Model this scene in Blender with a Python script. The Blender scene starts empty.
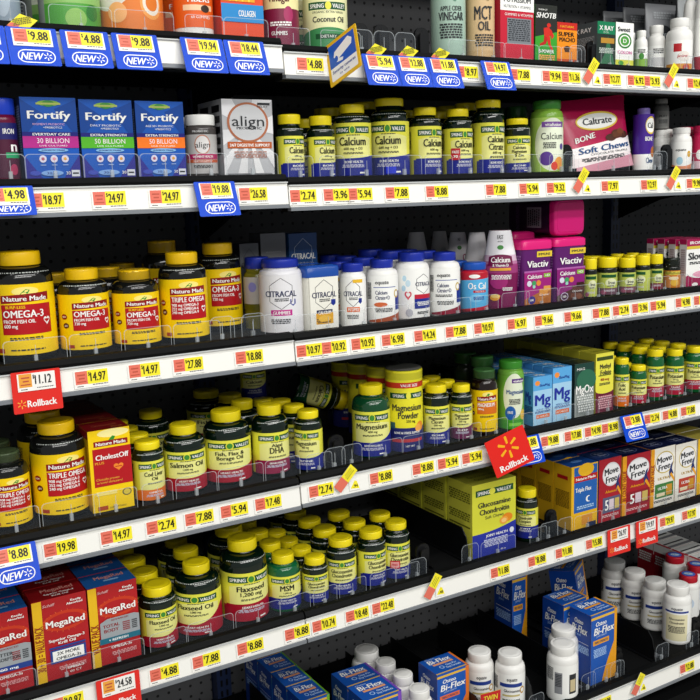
import bpy, math, random
from mathutils import Vector
from mathutils.geometry import tessellate_polygon
random.seed(7)
sc = bpy.context.scene
COL = sc.collection
ZC = 1.42            # eye height above the floor
DC = 1.425           # distance of the camera from the shelf fronts (y = 0)
FP = 932.58          # focal length in pixels of a 700 px frame
# ---------------------------------------------------------------- camera
_yaw, _pit, _rol = [math.radians(a) for a in (31.048, 9.695, -1.692)]
_f = Vector((math.sin(_yaw)*math.cos(_pit), math.cos(_yaw)*math.cos(_pit), -math.sin(_pit)))
_r0 = Vector((math.cos(_yaw), -math.sin(_yaw), 0)); _u0 = _r0.cross(_f)
_r = _r0*math.cos(_rol) + _u0*math.sin(_rol)
_u = -_r0*math.sin(_rol) + _u0*math.cos(_rol)
CAM = Vector((0, -DC, ZC))
cd = bpy.data.cameras.new('camera'); cam = bpy.data.objects.new('camera', cd); COL.objects.link(cam)
from mathutils import Matrix
m = Matrix((( _r.x, _u.x, -_f.x), (_r.y, _u.y, -_f.y), (_r.z, _u.z, -_f.z))).to_4x4()
m.translation = CAM; cam.matrix_world = m
cd.sensor_width = 36; cd.lens = FP/700*36; cd.clip_start = .05
sc.camera = cam
# ---------------------------------------------------------------- light
w = bpy.data.worlds.new('store_air'); sc.world = w; w.use_nodes = True
w.node_tree.nodes['Background'].inputs[0].default_value = (.93, .97, 1, 1)
w.node_tree.nodes['Background'].inputs[1].default_value = .34
def area(name, loc, sx, sy, power, rot=(0, 0, 0)):
    d = bpy.data.lights.new(name, 'AREA'); d.shape = 'RECTANGLE'; d.size = sx; d.size_y = sy
    d.energy = power; d.color = (1, .985, .95)
    o = bpy.data.objects.new(name, d); o.location = loc; o.rotation_euler = rot; COL.objects.link(o)
area('aisle_light', (1.0, -1.5, 3.7), 6.0, .2, 55, (math.radians(20), 0, 0))
area('aisle_light', (1.0, -3.4, 3.7), 6.0, .3, 95, (math.radians(50), 0, 0))
area('aisle_light', (0.0, -5.6, 3.7), 7.0, .4, 150, (math.radians(62), 0, 0))
sc.view_settings.view_transform = 'Standard'; sc.view_settings.look = 'None'
sc.view_settings.gamma = 1; sc.view_settings.use_curve_mapping = False
sc.view_settings.exposure = -0.08
# ---------------------------------------------------------------- pixel <-> place
def ray(x, y): return _f + _r*((x-350)/FP) + _u*((350-y)/FP)
def atY(x, y, Y):
    d = ray(x, y); return CAM + d*((Y+DC)/d.y)
def proj(P):
    v = Vector(P)-CAM; q = v.dot(_f); return 350+FP*v.dot(_r)/q, 350-FP*v.dot(_u)/q
# ---------------------------------------------------------------- materials
_M = {}
def s2l(c): return c/12.92 if c <= .04045 else ((c+.055)/1.055)**2.4
def mat(hexc, rough=.4, metal=0, alpha=1, name=None, bump=0, coat=0, spec=.35):
    key = (hexc, rough, metal, alpha, bump, coat, spec)
    if key in _M: return _M[key]
    m = bpy.data.materials.new(name or 'paint_'+hexc); m.use_nodes = True
    nt = m.node_tree; b = nt.nodes['Principled BSDF']
    rgb = [s2l(int(hexc[i:i+2], 16)/255) for i in (0, 2, 4)]
    b.inputs['Base Color'].default_value = (*rgb, 1)
    b.inputs['Roughness'].default_value = rough; b.inputs['Metallic'].default_value = metal
    b.inputs['Alpha'].default_value = alpha
    b.inputs['Coat Weight'].default_value = coat
    b.inputs['Specular IOR Level'].default_value = spec
    if bump:
        t = nt.nodes.new('ShaderNodeTexNoise'); t.inputs['Scale'].default_value = 160
        bp = nt.nodes.new('ShaderNodeBump'); bp.inputs['Strength'].default_value = bump; bp.inputs['Distance'].default_value = .002
        nt.links.new(t.outputs[0], bp.inputs['Height']); nt.links.new(bp.outputs[0], b.inputs['Normal'])
    _M[key] = m; return m
def glassy(name, hexc, amount, rough=.05, bump=0):
    m = bpy.data.materials.new(name); m.use_nodes = True; nt = m.node_tree; nt.nodes.clear()
    o = nt.nodes.new('ShaderNodeOutputMaterial'); mx = nt.nodes.new('ShaderNodeMixShader')
    t = nt.nodes.new('ShaderNodeBsdfTransparent'); g = nt.nodes.new('ShaderNodeBsdfPrincipled')
    rgb = [s2l(int(hexc[i:i+2], 16)/255) for i in (0, 2, 4)]
    g.inputs['Base Color'].default_value = (*rgb, 1); g.inputs['Roughness'].default_value = rough
    mx.inputs[0].default_value = amount
    if bump:
        tx = nt.nodes.new('ShaderNodeTexNoise'); tx.inputs['Scale'].default_value = 120
        bp = nt.nodes.new('ShaderNodeBump'); bp.inputs['Strength'].default_value = bump; bp.inputs['Distance'].default_value = .003
        nt.links.new(tx.outputs[0], bp.inputs['Height']); nt.links.new(bp.outputs[0], g.inputs['Normal'])
    nt.links.new(t.outputs[0], mx.inputs[1]); nt.links.new(g.outputs[0], mx.inputs[2]); nt.links.new(mx.outputs[0], o.inputs[0])
    return m
CLEAR = glassy('clear_plastic', '8a949e', .035, .04)
RIM = glassy('clear_plastic_edge', 'cdd4d8', .42, .1)
WRAP = glassy('shrink_wrap', '3a3a34', .30, .06, 1.0)
JAR = mat('2b2d31', .12, name='smoked_plastic')
def C(h, r=.38): return mat(h, r)
def pegboard():
    m = bpy.data.materials.new('pegboard'); m.use_nodes = True; nt = m.node_tree; b = nt.nodes['Principled BSDF']
    N = nt.nodes.new; L = nt.links.new
    tc = N('ShaderNodeTexCoord'); sp = N('ShaderNodeSeparateXYZ'); L(tc.outputs['Object'], sp.inputs[0])
    def mt(op, a, bb=None):
        n = N('ShaderNodeMath'); n.operation = op
        for i, v in enumerate((a, bb)):
            if v is None: continue
            if isinstance(v, (int, float)): n.inputs[i].default_value = v
            else: L(v, n.inputs[i])
        return n.outputs[0]
    def cell(s):
        q = mt('FRACT', mt('MULTIPLY', s, 1/.0254)); q = mt('SUBTRACT', q, .5); return mt('MULTIPLY', q, q)
    r = mt('SQRT', mt('ADD', cell(sp.outputs[0]), cell(sp.outputs[2])))
    inside = mt('LESS_THAN', r, .13)
    mx = N('ShaderNodeMix'); mx.data_type = 'RGBA'; L(inside, mx.inputs[0])
    mx.inputs[6].default_value = (.085, .086, .090, 1); mx.inputs[7].default_value = (.003, .003, .003, 1)
    L(mx.outputs[2], b.inputs['Base Color']); b.inputs['Roughness'].default_value = .75
    return m
# ---------------------------------------------------------------- mesh builder
class MB:
    def __init__(s): s.v = []; s.f = []; s.m = []; s.sm = []; s.mats = []
    def mi(s, m):
        if m not in s.mats: s.mats.append(m)
        return s.mats.index(m)
    def add(s, vs, fs, m, smooth=False):
        o = len(s.v); s.v += [tuple(p) for p in vs]; i = s.mi(m)
        for f in fs: s.f.append([o+a for a in f]); s.m.append(i); s.sm.append(smooth)
    def box(s, x0, x1, y0, y1, z0, z1, m):
        vs = [(x, y, z) for x in (x0, x1) for y in (y0, y1) for z in (z0, z1)]
        s.add(vs, [(0, 1, 3, 2), (4, 6, 7, 5), (0, 4, 5, 1), (2, 3, 7, 6), (0, 2, 6, 4), (1, 5, 7, 3)], m)
    def prism(s, pts, axis, a0, a1, m, smooth=False):
        # polygon pts in the plane across `axis`, extruded a0..a1
        def P(p, a): return (a, p[0], p[1]) if axis == 'x' else (p[0], a, p[1]) if axis == 'y' else (p[0], p[1], a)
        n = len(pts); vs = [P(p, a0) for p in pts]+[P(p, a1) for p in pts]
        fs = [list(range(n))[::-1], [n+i for i in range(n)]]
        s.add(vs, fs, m); s.add(vs, [(i, (i+1) % n, n+(i+1) % n, n+i) for i in range(n)], m, smooth)
    def loft(s, secs, m, n=2.0, seg=36, capb=True, capt=True):
        # secs: (hx, hy, z[, ox, oy])
        vs = []
        for q in secs:
            hx, hy, z = q[:3]; ox, oy = (q[3], q[4]) if len(q) > 3 else (0, 0)
            for i in range(seg):
                a = 2*math.pi*i/seg+math.pi/seg; ca, sa = math.cos(a), math.sin(a)
                vs.append((ox+hx*math.copysign(abs(ca)**(2/n), ca), oy+hy*math.copysign(abs(sa)**(2/n), sa), z))
        fs = []
        for k in range(len(secs)-1):
            for i in range(seg):
                j = (i+1) % seg; fs.append((k*seg+i, k*seg+j, (k+1)*seg+j, (k+1)*seg+i))
        s.add(vs, fs, m, True)
        if capb: s.add(vs[:seg], [list(range(seg))[::-1]], m)
        if capt: s.add(vs[-seg:], [list(range(seg))], m)
    def lathe(s, prof, m, seg=36, capb=True, capt=True): s.loft([(r, r, z) for r, z in prof], m, 2.0, seg, capb, capt)
    def build(s, name, parent=None, loc=None, rot=None):
        me = bpy.data.meshes.new(name); me.from_pydata(s.v, [], s.f)
        for m in s.mats: me.materials.append(m)
        me.polygons.foreach_set('material_index', s.m); me.polygons.foreach_set('use_smooth', s.sm)
        me.update()
        o = bpy.data.objects.new(name, me); COL.objects.link(o)
        if parent is not None: o.parent = parent
        if loc is not None: o.location = loc
        if rot is not None: o.rotation_euler = rot
        return o
def tag(o, label=None, cat=None, group=None, kind=None):
    for k, v in (('label', label), ('category', cat), ('group', group), ('kind', kind)):
        if v: o[k] = v
    return o
def empty(name, loc, rz=0):
    o = bpy.data.objects.new(name, None); o.location = loc; o.rotation_euler = (0, 0, rz); o.empty_display_size = .02
    COL.objects.link(o); return o
KIDS = {}
def dup(root, loc, label, group=None, rz=None, rot=None):
    c = root.copy(); COL.objects.link(c); c.location = loc; c['label'] = label
    if group: c['group'] = group
    if rz is not None: c.rotation_euler = (0, 0, rz)
    if rot is not None: c.rotation_euler = rot
    for ch in [o for o in bpy.data.objects if o.parent == root]:
        d = ch.copy(); COL.objects.link(d); d.parent = c
        for g in [o for o in bpy.data.objects if o.parent == ch]:
            e = g.copy(); COL.objects.link(e); e.parent = d
    return c
# ---------------------------------------------------------------- text shapes
_T = {}
def glyphs(t, bold=False):
    k = (t, bold)
    if k in _T: return _T[k]
    cu = bpy.data.curves.new('t', 'FONT'); cu.body = t; cu.size = 1; cu.resolution_u = 2; cu.fill_mode = 'FRONT'
    o = bpy.data.objects.new('t', cu); COL.objects.link(o)
    dg = bpy.context.evaluated_depsgraph_get(); dg.update()
    me = bpy.data.meshes.new_from_object(o.evaluated_get(dg))
    vs = [(v.co.x, v.co.y) for v in me.vertices]; fs = [tuple(p.vertices) for p in me.polygons]
    bpy.data.objects.remove(o); bpy.data.curves.remove(cu); bpy.data.meshes.remove(me)
    vs = [(x, y, 0) for x, y in vs]; x0 = min(v[0] for v in vs); x1 = max(v[0] for v in vs)
    if bold:
        base = list(vs); bf = list(fs)
        for j, q in enumerate((-.028, .028)):
            o_ = len(vs); vs = vs+[(x+q, y, j+1) for x, y, _z in base]; fs = fs+[tuple(i+o_ for i in f) for f in bf]
        x0 -= .028; x1 += .028
    vs = [((x-x0)/(x1-x0)-.5, y/.72, z) for x, y, z in vs]      # x: -.5...5, y: 0..1 = cap height
    _T[k] = (vs, fs, (x1-x0)/.72); return _T[k]
# print a list of elements on a surface. P(u, v, off) -> point; su, sv = metres per unit of u and of v
#  ('R',u0,u1,v0,v1,mat) ('W',u0,u1,f0,f1,mat) ('E',u,v,ru,rv,mat) ('T',text,u,v,h,w,mat[,bold,slant,rot]) ('P',pts,mat)
def printing(mb, els, P, su, sv, step=.1, o0=.0003, do=.00008):
    lay = 0
    for e in els:
        t = e[0]; small = t in 'TL' or (t == 'R' and (e[4]-e[3])*sv < .0035)
        if not small: lay += 1
        off = o0+do*(lay+(1.5 if small else 0))
        if t in 'RWE':
            if t == 'R': u0, u1 = e[1], e[2]; f0 = lambda u, a=e[3]: a; f1 = lambda u, a=e[4]: a; m = e[5]; n = max(1, int(math.ceil((u1-u0)/step)))
            elif t == 'W': u0, u1, f0, f1, m = e[1:6]; n = max(12, int(math.ceil((u1-u0)/step*2)))
            else:
                uc, vc, ru, rv, m = e[1:6]; u0, u1 = uc-ru, uc+ru; n = max(20, int(ru/step*4))
                f0 = lambda u: vc-rv*math.sqrt(max(0, 1-((u-uc)/ru)**2)); f1 = lambda u: vc+rv*math.sqrt(max(0, 1-((u-uc)/ru)**2))
            us = [u0+(u1-u0)*i/n for i in range(n+1)]
            if t == 'E': us = [uc-ru*math.cos(math.pi*i/n) for i in range(n+1)]
            vs = [P(u, f0(u), off) for u in us]+[P(u, f1(u), off) for u in us]
            mb.add(vs, [(i, i+1, n+2+i, n+1+i) for i in range(n)], m)
        elif t == 'P':
            pts = e[1]; tr = tessellate_polygon([[Vector((a, b, 0)) for a, b in pts]])
            mb.add([P(a, b, off) for a, b in pts], [tuple(q) for q in tr], e[2])
        elif t == 'L':
            ua, va, ub, vb, th, m = e[1:7]; dx, dy = (ub-ua)*su, (vb-va)*sv; L = math.hypot(dx, dy); n = max(1, int(L/.003))
            nx, ny = -dy/L*th/2/su, dx/L*th/2/sv; vs = []
            for i in range(n+1):
                q = i/n; uu, vv = ua+(ub-ua)*q, va+(vb-va)*q; vs += [P(uu-nx, vv-ny, off), P(uu+nx, vv+ny, off)]
            mb.add(vs, [(2*i, 2*i+2, 2*i+3, 2*i+1) for i in range(n)], m)
        elif t == 'T':
            s, uc, vc, h, wd, m = e[1:7]; bold = e[7] if len(e) > 7 else False; sl = e[8] if len(e) > 8 else 0; ro = e[9] if len(e) > 9 else 0
            vs, fs, asp = glyphs(s, bold)
            H = h*sv; W = wd*su if wd else asp*H; off += min(.0007, H*H*2.5)
            c, sn = math.cos(ro), math.sin(ro); out = []
            for x, y, zl in vs:
                X = x*W+sl*(y-.5)*H; Y = (y-.5)*H
                out.append(P(uc+(X*c-Y*sn)/su, vc+(X*sn+Y*c)/sv, off+zl*.00004))
            mb.add(out, fs, m)
def fine(u0, u1, v, h, m, n=3, gap=.5, seed=1):
    # rows of fine print as broken hairlines
    rr = random.Random(seed); out = []
    for i in range(n):
        u = u0+rr.random()*.05*(u1-u0); vv = v-i*h*(1+gap)
        while u < u1:
            l = (u1-u0)*rr.uniform(.06, .16); out.append(('R', u, min(u+l, u1), vv-h, vv, m)); u += l+(u1-u0)*.03
    return out
def cylP(R, z0, H, Rf=None):
    def P(u, v, off):
        r = (Rf(v) if Rf else R)+off; return (r*math.sin(u), -r*math.cos(u), z0+v*H)
    return P
WHITE = C('f4f4f0'); BLACK = C('101012'); INK = C('2a2c30')
YCAP = mat('f2dc14', .33, coat=.2); LIME = mat('e6e24a', .35); PALE = mat('e9e78e', .35); GRN = mat('14502a', .35)
BLUEB = mat('1b2588', .33); REDB = mat('a2142a', .33); ORB = mat('e2701c', .35); PURB = mat('6a2a52', .35); MAR = mat('8c1c44', .35)
NMY = mat('f6cf08', .33); NMR = mat('b4141c', .33); NMC = mat('f8c80c', .33, coat=.2)
BOTG = mat('06170d', .1, name='dark_green_plastic', coat=.5); BOTB = mat('1a0e0a', .12, name='dark_amber_plastic', coat=.5)
BOTK = mat('121311', .14, name='near_black_plastic', coat=.4)
# ================================================================ setting
ZS = {1: .2337, 2: .0148, 3: -.2531, 4: -.5153, 5: -.7706, 6: -1.1196}      # top edge of each price strip, below the eye
YS = {1: 0, 2: 0, 3: 0, 4: 0, 5: 0, 6: -.06}                              # front of each shelf
DZ = {1: (.006, -.003, 0), 2: (.004, -.0015, 0), 3: (.001, -.001, 0), 4: (.001, .003, 0), 5: (0, 0, 0), 6: (0, 0, 0)}
JX = [-.476, .743, 1.962, 3.181]
DK = {1: (.006,)*3, 2: (.011,)*3, 3: (.007, .003, .001), 4: (.009, .003, .001), 5: (.001,)*3, 6: (.001,)*3}
YB = .43
ORD = {1: 'top', 2: 'second', 3: 'third', 4: 'fourth', 5: 'fifth', 6: 'bottom'}
def sec(X): return 0 if X < JX[1] else 1 if X < JX[2] else 2
def ztop(k, X): return ZC+ZS[k]+DZ[k][sec(X)]
def zdeck(k, X): return ztop(k, X)+DK[k][sec(X)]
SHB = mat('08090a', .8, spec=.15, name='black_steel'); SHB2 = mat('08090a', .6, spec=.12, name='black_steel_lip')
STW = mat('f1f0ea', .3, name='white_strip'); STG = mat('777b80', .3, name='grey_strip_edge')
FLOORM = mat('a9a69e', .3, name='polished_floor')
b = MB(); b.box(-4, 6, -5, .9, -.05, 0, FLOORM); f = b.build('floor'); f['kind'] = 'structure'
PEG = pegboard()
for i in range(3):
    b = MB(); b.box(JX[i]+.019, JX[i+1]-.019, 0, .012, 0, 2.3, PEG)
    o = b.build('pegboard_panel', None, (0, YB, .12))
    tag(o, ['black perforated back panel behind the left shelving bay', 'black perforated back panel behind the wide middle shelving bay', 'black perforated back panel beyond the far right post'][i], 'back panel', 'perforated back panels')
for i in range(4):
    b = MB(); x = JX[i]; POST = mat('263252', .4, name='blue_black_steel')
    b.box(x-.017, x+.017, YB-.028, YB+.03, 0, 2.45, POST)
    for q in range(70): b.box(x-.009, x-.004, YB-.0285, YB-.0275, .2+q*.0254, .215+q*.0254, BLACK); b.box(x+.004, x+.009, YB-.0285, YB-.0275, .2+q*.0254, .215+q*.0254, BLACK)
    o = b.build('shelf_post'); tag(o, ['slotted dark post at the far left end of the shelving', 'slotted dark post behind the joint of the left and middle shelves', 'slotted dark post at the right, behind the magenta tubs', 'slotted dark post past the right end of the picture'][i], 'post', 'slotted shelf posts')
BAY = ['left', 'middle', 'right']
ZS[0] = .60; YS[0] = 0; DZ[0] = (0, 0, 0); DK[0] = (0, 0, 0)
for k in range(0, 7):
    for i in range(3):
        x0, x1 = JX[i]+.0015, JX[i+1]-.0015; z = ZC+ZS[k]+DZ[k][i]; y = YS[k]
        root = empty('shelf', ((x0+x1)/2, y, z)); hw = (x1-x0)/2
        tag(root, '%s shelf from the top, %s bay, black with white price strip' % ({0: 'unseen upper', 1: 'first', 2: 'second', 3: 'third', 4: 'fourth', 5: 'fifth', 6: 'sixth and lowest'}[k], BAY[i]), 'shelf', 'steel shelves of the display')
        b = MB(); b.box(-hw, hw, .002, YB-.032-y, -.028, DK[k][i], SHB)
        b.box(-hw, hw, .004, .03, -.046, -.02, SHB); b.build('deck', root)
        b = MB(); b.prism([(-.001, -.003), (-.004, .004), (.001, .0115), (.012, .0125), (.016, .006), (.016, -.003)], 'x', -hw, hw, SHB2); b.build('lip', root)
        b = MB(); b.prism([(-.0068, -.038), (-.003, -.0015), (.0035, -.0015), (.0035, -.038)], 'x', -hw, hw, STW)
        b.box(-hw, hw, -.0066, -.0045, -.0028, -.0008, mat('c9cbcb', .25)); b.build('price_strip', root)
        b = MB(); b.prism([(-.0095, -.0445), (-.009, -.039), (-.0062, -.038), (.0035, -.038), (.0035, -.0445)], 'x', -hw, hw, STG); b.build('strip_edge', root)
        for s in (-1, 1):
            b = MB(); b.prism([(.02, -.02), (YB-.04-y, -.02), (YB-.04-y, -.11), (.25, -.06)], 'x', s*hw-.0012*s-.001, s*hw-.0012*s+.001, SHB); b.build('bracket', root)
# plinth
b = MB(); b.box(-.476, 3.18, -.03, .42, .0, ZC+ZS[6]-.115, SHB); tag(b.build('plinth'), 'black kick base under the lowest shelf', 'plinth')
b = MB(); b.box(-.476, 3.18, YB+.034, YB+.05, 0, 2.6, SHB); tag(b.build('back_sheet'), 'plain black sheet closing the back of the shelving', 'back panel')
# ================================================================ products
def loc_cyl(k, cx, w, yt, Yf=.036, capr=.6):
    R = .03; H = .12; X = 1; Yf += YS[k]
    for _ in range(12):
        Yc = Yf+R; base = proj((X, Yc, zdeck(k, X))); ym = base[1]*.5+yt*.5
        X = atY(cx, ym, Yc).x
        n = Vector((Yc+DC, -X, 0)).normalized(); c = Vector((X, Yc, zdeck(k, X)+H*.4))
        wp = proj(c+n*R)[0]-proj(c-n*R)[0]; R *= w/wp
        # highest visible point of the cap
        H = atY(proj((X, Yc, zdeck(k, X)+H))[0], yt, Yc).z-zdeck(k, X)
        if H+zdeck(k, X) < ZC: H = atY(proj((X, Yc, zdeck(k, X)+H))[0], yt, Yc+capr*R).z-zdeck(k, X)
    return X, Yc, R, H
def loc_box(k, xl, xr, yt, Yf=.036):
    Yf += YS[k]; z = ZC+ZS[k]+.05
    for _ in range(8):
        XL = atY(xl, (yt+proj((.5, Yf, z-.05))[1])/2, Yf).x; XR = atY(xr, yt, Yf).x
        zd = zdeck(k, XL); yb = proj((XL, Yf, zd))[1]; XL = atY(xl, (yt+yb)/2, Yf).x
        ybr = proj((XR, Yf, zd))[1]; ytr = proj((XR, Yf, atY(xl, yt, Yf).z))[1]; XR = atY(xr, (ytr+ybr)/2, Yf).x
        H = atY(xl, yt, Yf).z-zd
    return (XL+XR)/2, Yf, XR-XL, H
FRONTS = []       # what stands at each facing: (shelf, X, half width, words)
NTH = ['', 'second in row', 'third in row', 'fourth in row', 'fifth in row', 'sixth in row', 'seventh in row']
def bottle_parts(root, R, H, capr, body, cap, els, lab=(.03, .6), wrap=False, cap_h=.15, neck=.8, shoulder=.66, base=None, ribs=True, flat=False):
    cr = R*capr; zc = H*(1-cap_h); nr = cr*.93
    pr = [(R*.90, 0), (R*.97, H*.006), (R, H*.022), (R, H*shoulder)]
    z0, z1 = H*shoulder, H*neck
    for i in range(1, 9):
        a = i/8*math.pi/2; pr.append((nr+(R-nr)*math.cos(a)**(.8), z0+(z1-z0)*math.sin(a)))
    pr += [(nr, zc+.002)]
    b = MB(); b.lathe(pr, body); bodo = b.build('bottle_body', root)
    b = MB(); n = 60
    if ribs:
        vs = []; zz = [zc, zc+.0012, H-.0022, H-.0006, H]; rr = [cr*.97, cr, cr, cr*.975, cr*.93]
        for q, (z, r) in enumerate(zip(zz, rr)):
            for i in range(n):
                k = .985 if (i % 2 and q in (1, 2)) else 1
                a = 2*math.pi*i/n; vs.append((r*k*math.cos(a), r*k*math.sin(a), z))
        fs = [(q*n+i, q*n+(i+1) % n, (q+1)*n+(i+1) % n, (q+1)*n+i) for q in range(4) for i in range(n)]
        b.add(vs, fs, cap, True); b.add(vs[-n:], [list(range(n))], cap); b.add(vs[:n], [list(range(n))[::-1]], cap)
        b.lathe([(cr*.80, H), (cr*.78, H+.0005), (cr*.5, H+.0003)], cap, 30, False, True)
    else:
        b.lathe([(cr*.98, zc), (cr, zc+.001), (cr, H-.003), (cr*.96, H-.001), (cr*.85, H)], cap)
    capo = b.build('cap', root)
    if wrap:
        b = MB(); vs = []; nn = 40; rw = random.Random(int(R*1e6)); zz = [zc-.018, zc-.004, zc+.003, H-.004, H+.0015]
        for q, z in enumerate(zz):
            r = (nr+.004 if q == 0 else cr*1.03 if q < 4 else cr*.8)
            for i in range(nn):
                a = 2*math.pi*i/nn; k = 1+rw.uniform(0, .05); vs.append((r*k*math.cos(a), r*k*math.sin(a), z+rw.uniform(-.0012, .0012)))
        b.add(vs, [(q*nn+i, q*nn+(i+1) % nn, (q+1)*nn+(i+1) % nn, (q+1)*nn+i) for q in range(4) for i in range(nn)], WRAP, True)
        b.build('shrink_wrap', capo)
    else:
        # dotted safety seal line under the shoulder is printed on the neck band
        b = MB(); zz = z0+(z1-z0)*.62
        a0 = math.asin(min(1, .62)); rr_ = nr+(R-nr)*math.cos(a0)**.8
        e = []; q = -1.1; rnd = random.Random(3)
        while q < 1.1:
            l = rnd.uniform(.03, .09); e.append(('R', q, q+l, .2, .8, C('b9beb8'))); q += l+.04
        def PN(u, v, off):
            s = (zz-.0012+v*.0024-z0)/(z1-z0); a = math.asin(max(0, min(1, s))); r = nr+(R-nr)*math.cos(a)**.8+off+.0004
            return (r*math.sin(u), -r*math.cos(u), zz-.0012+v*.0024)
        if body in (BOTG, BOTB, BOTK): printing(b, e, PN, R, .0024); b.build('safety_seal_print', bodo)
    if els:
        z0, z1 = H*lab[0], H*lab[1]; b = MB(); printing(b, els, cylP(R, z0, z1-z0), R, z1-z0); b.build('label', root)
def bottle(name, k, cx, w, yt, words, s=.1, Yf=.036, n=0, gap=.004, capr=.6, cat='bottle', group=None, dx=0, front=True, tilt=0, backs=None, **kw):
    X, Y, R, H = loc_cyl(k, cx, w, yt, Yf, capr)
    z = zdeck(k, X); a = math.atan2(X, Y+DC); rz = -a+math.asin(max(-1, min(1, s)))
    root = empty(name, (X, Y, z), rz)
    tag(root, words, cat, group)
    bottle_parts(root, R, H, capr, **kw)
    if front: FRONTS.append((k, X, R, words))
    last = Y
    for i in range(n):
        yy = Y+(2*R+gap)*(i+1)
        if yy+R > YB-.035: break
        dup(root, (X+dx*(i+1), yy, z), words+', '+NTH[i+1], group, rz+random.uniform(-.5, .5)); last = yy
    if n and not group: 
        pass
    return root, X, Y, R, H
# ---- label designs --------------------------------------------------------
def wave(a, b, c=0): return lambda u: a+b*max(0, u+.3)**2*.5+c*u
def sv(lines, band, bt='HEALTH', note=None, low=.30, rise=.10, small=None):
    e = [('R', -2.7, 2.7, 0, 1, LIME), ('W', -.98, 1.1, lambda u: low, lambda u: .77-.05*u*u, PALE)]
    e += [('W', -1.35, 2.7, lambda u: 0, lambda u: low+rise*max(0, min(u, 1.3)+.1)**2 - .03*(u < -1.2), band)]
    e += [('R', -1.02, 1.02, .80, .93, GRN), ('E', 0, .865, .17, .085, LIME), ('E', 0, .865, .13, .066, mat('3f8a34', .35)),
          ('T', 'SPRING', -.58, .865, .075, .70, WHITE, True), ('T', 'VALLEY', .58, .865, .075, .70, WHITE, True)]
    e += fine(-.35, .4, .775, .016, INK, 1, seed=2)
    v = .69
    for i, (t, h, wd) in enumerate(lines):
        e.append(('T', t, 0, v-h/2+.04, h*1.08, wd, BLACK, True)); v -= h*1.25
    if note: e.append(('T', note, .02, v+.01, .05, None, BLACK, True)); v -= .06
    e += fine(-.5, .55, v, .014, INK, 2, seed=len(lines))
    e.append(('T', bt, .05, low-.07, .048, .95, WHITE, True)); e += fine(-.6, .6, low-.12, .014, C('c9c9dc'), 3, seed=5)
    e += [('R', .35, .65, .035, .065, WHITE)]
    e += fine(-2.4, -1.55, .9, .018, INK, 14, seed=9)+[('R', -2.5, -1.5, .62, .623, INK)]
    e += [('R', 1.6, 2.4, .08, .25, WHITE)]+[('R', 1.65+i*.06, 1.68+i*.06, .1, .24, BLACK) for i in range(11)]
    return e
def leaf(u, v, sx, sy): return ('P', [(u-sx, v-sy*.6), (u-sx*.4, v+sy*.3), (u+sx*.2, v+sy), (u+sx, v+sy*.7), (u+sx*.6, v-sy*.3), (u-sx*.1, v-sy)], mat('2f8f2c', .35))
def heart(u, v, s, m, asp=1):
    pts = []
    for i in range(24):
        t = 2*math.pi*i/24; pts.append((u+s*16*math.sin(t)**3/16, v+s*asp*(13*math.cos(t)-5*math.cos(2*t)-2*math.cos(3*t)-math.cos(4*t))/16))
    return ('P', pts, m)
def nm(lines, pre=None, ht=False, box2=NMR, foot=True, sx=0):
    e = [('R', -2.7, 2.7, 0, 1, NMY), ('E', .1, .90, .42, .06, mat('f9e780', .35))]
    e += [('W', -.72, .86, lambda u: .745+.02*u, lambda u: .86+.02*u, mat('8e1016', .33)), leaf(.08, .885, .16, .045),
          ('T', 'Nature Made', .07, .80, .07, 1.40, WHITE, True)]
    v = .70; hh = .04+sum(l[1]*1.3 for l in lines)+(.06 if pre else 0)
    e.append(('R', -.72, .92, .70-hh-.05, .715, box2))
    if pre: e.append(('T', pre, -.25, v-.02, .042, .62, NMY, True)); v -= .065
    for t, h, wd in lines: e.append(('T', t, -.66+wd*.56, v-h/2, h*1.05, wd*1.12, WHITE, True)); v -= h*1.32
    if ht: e.append(heart(.74, .70-hh/2-.05, .12, WHITE, .55))
    e += fine(-.5, .55, .70-hh-.09, .016, INK, 2, seed=4)
    e += [('E', -1.12, .60, .15, .05, mat('8e1016', .35)), ('T', 'NEW', -1.12, .6, .03, .2, WHITE, True), ('E', -1.05, .44, .14, .05, mat('5a1014', .35)), ('T', '#1', -1.05, .44, .035, .14, WHITE, True)]
    e += fine(-.5, .6, .08, .02, INK, 1, seed=8)+[('R', -1.0, -.72, .03, .09, mat('a8381c', .35))]
    e += fine(-2.4, -1.55, .9, .018, INK, 16, seed=9)
    return e
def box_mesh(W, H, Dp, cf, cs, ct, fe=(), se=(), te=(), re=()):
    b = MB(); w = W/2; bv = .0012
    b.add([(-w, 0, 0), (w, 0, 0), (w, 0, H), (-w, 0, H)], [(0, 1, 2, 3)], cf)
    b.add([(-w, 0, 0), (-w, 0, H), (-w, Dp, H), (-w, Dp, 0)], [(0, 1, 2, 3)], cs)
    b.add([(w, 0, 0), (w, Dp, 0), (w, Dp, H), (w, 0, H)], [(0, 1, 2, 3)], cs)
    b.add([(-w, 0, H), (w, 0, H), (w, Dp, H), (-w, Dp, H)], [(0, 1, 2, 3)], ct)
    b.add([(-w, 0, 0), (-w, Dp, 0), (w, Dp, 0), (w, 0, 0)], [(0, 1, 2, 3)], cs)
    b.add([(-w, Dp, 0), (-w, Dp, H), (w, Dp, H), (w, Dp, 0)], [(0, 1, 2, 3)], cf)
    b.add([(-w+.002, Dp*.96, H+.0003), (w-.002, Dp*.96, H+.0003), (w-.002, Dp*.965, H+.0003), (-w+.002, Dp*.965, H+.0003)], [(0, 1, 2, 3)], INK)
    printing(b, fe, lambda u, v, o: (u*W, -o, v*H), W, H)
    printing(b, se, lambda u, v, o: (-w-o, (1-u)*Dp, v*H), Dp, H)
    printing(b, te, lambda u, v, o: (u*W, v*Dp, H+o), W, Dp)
    return b
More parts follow.
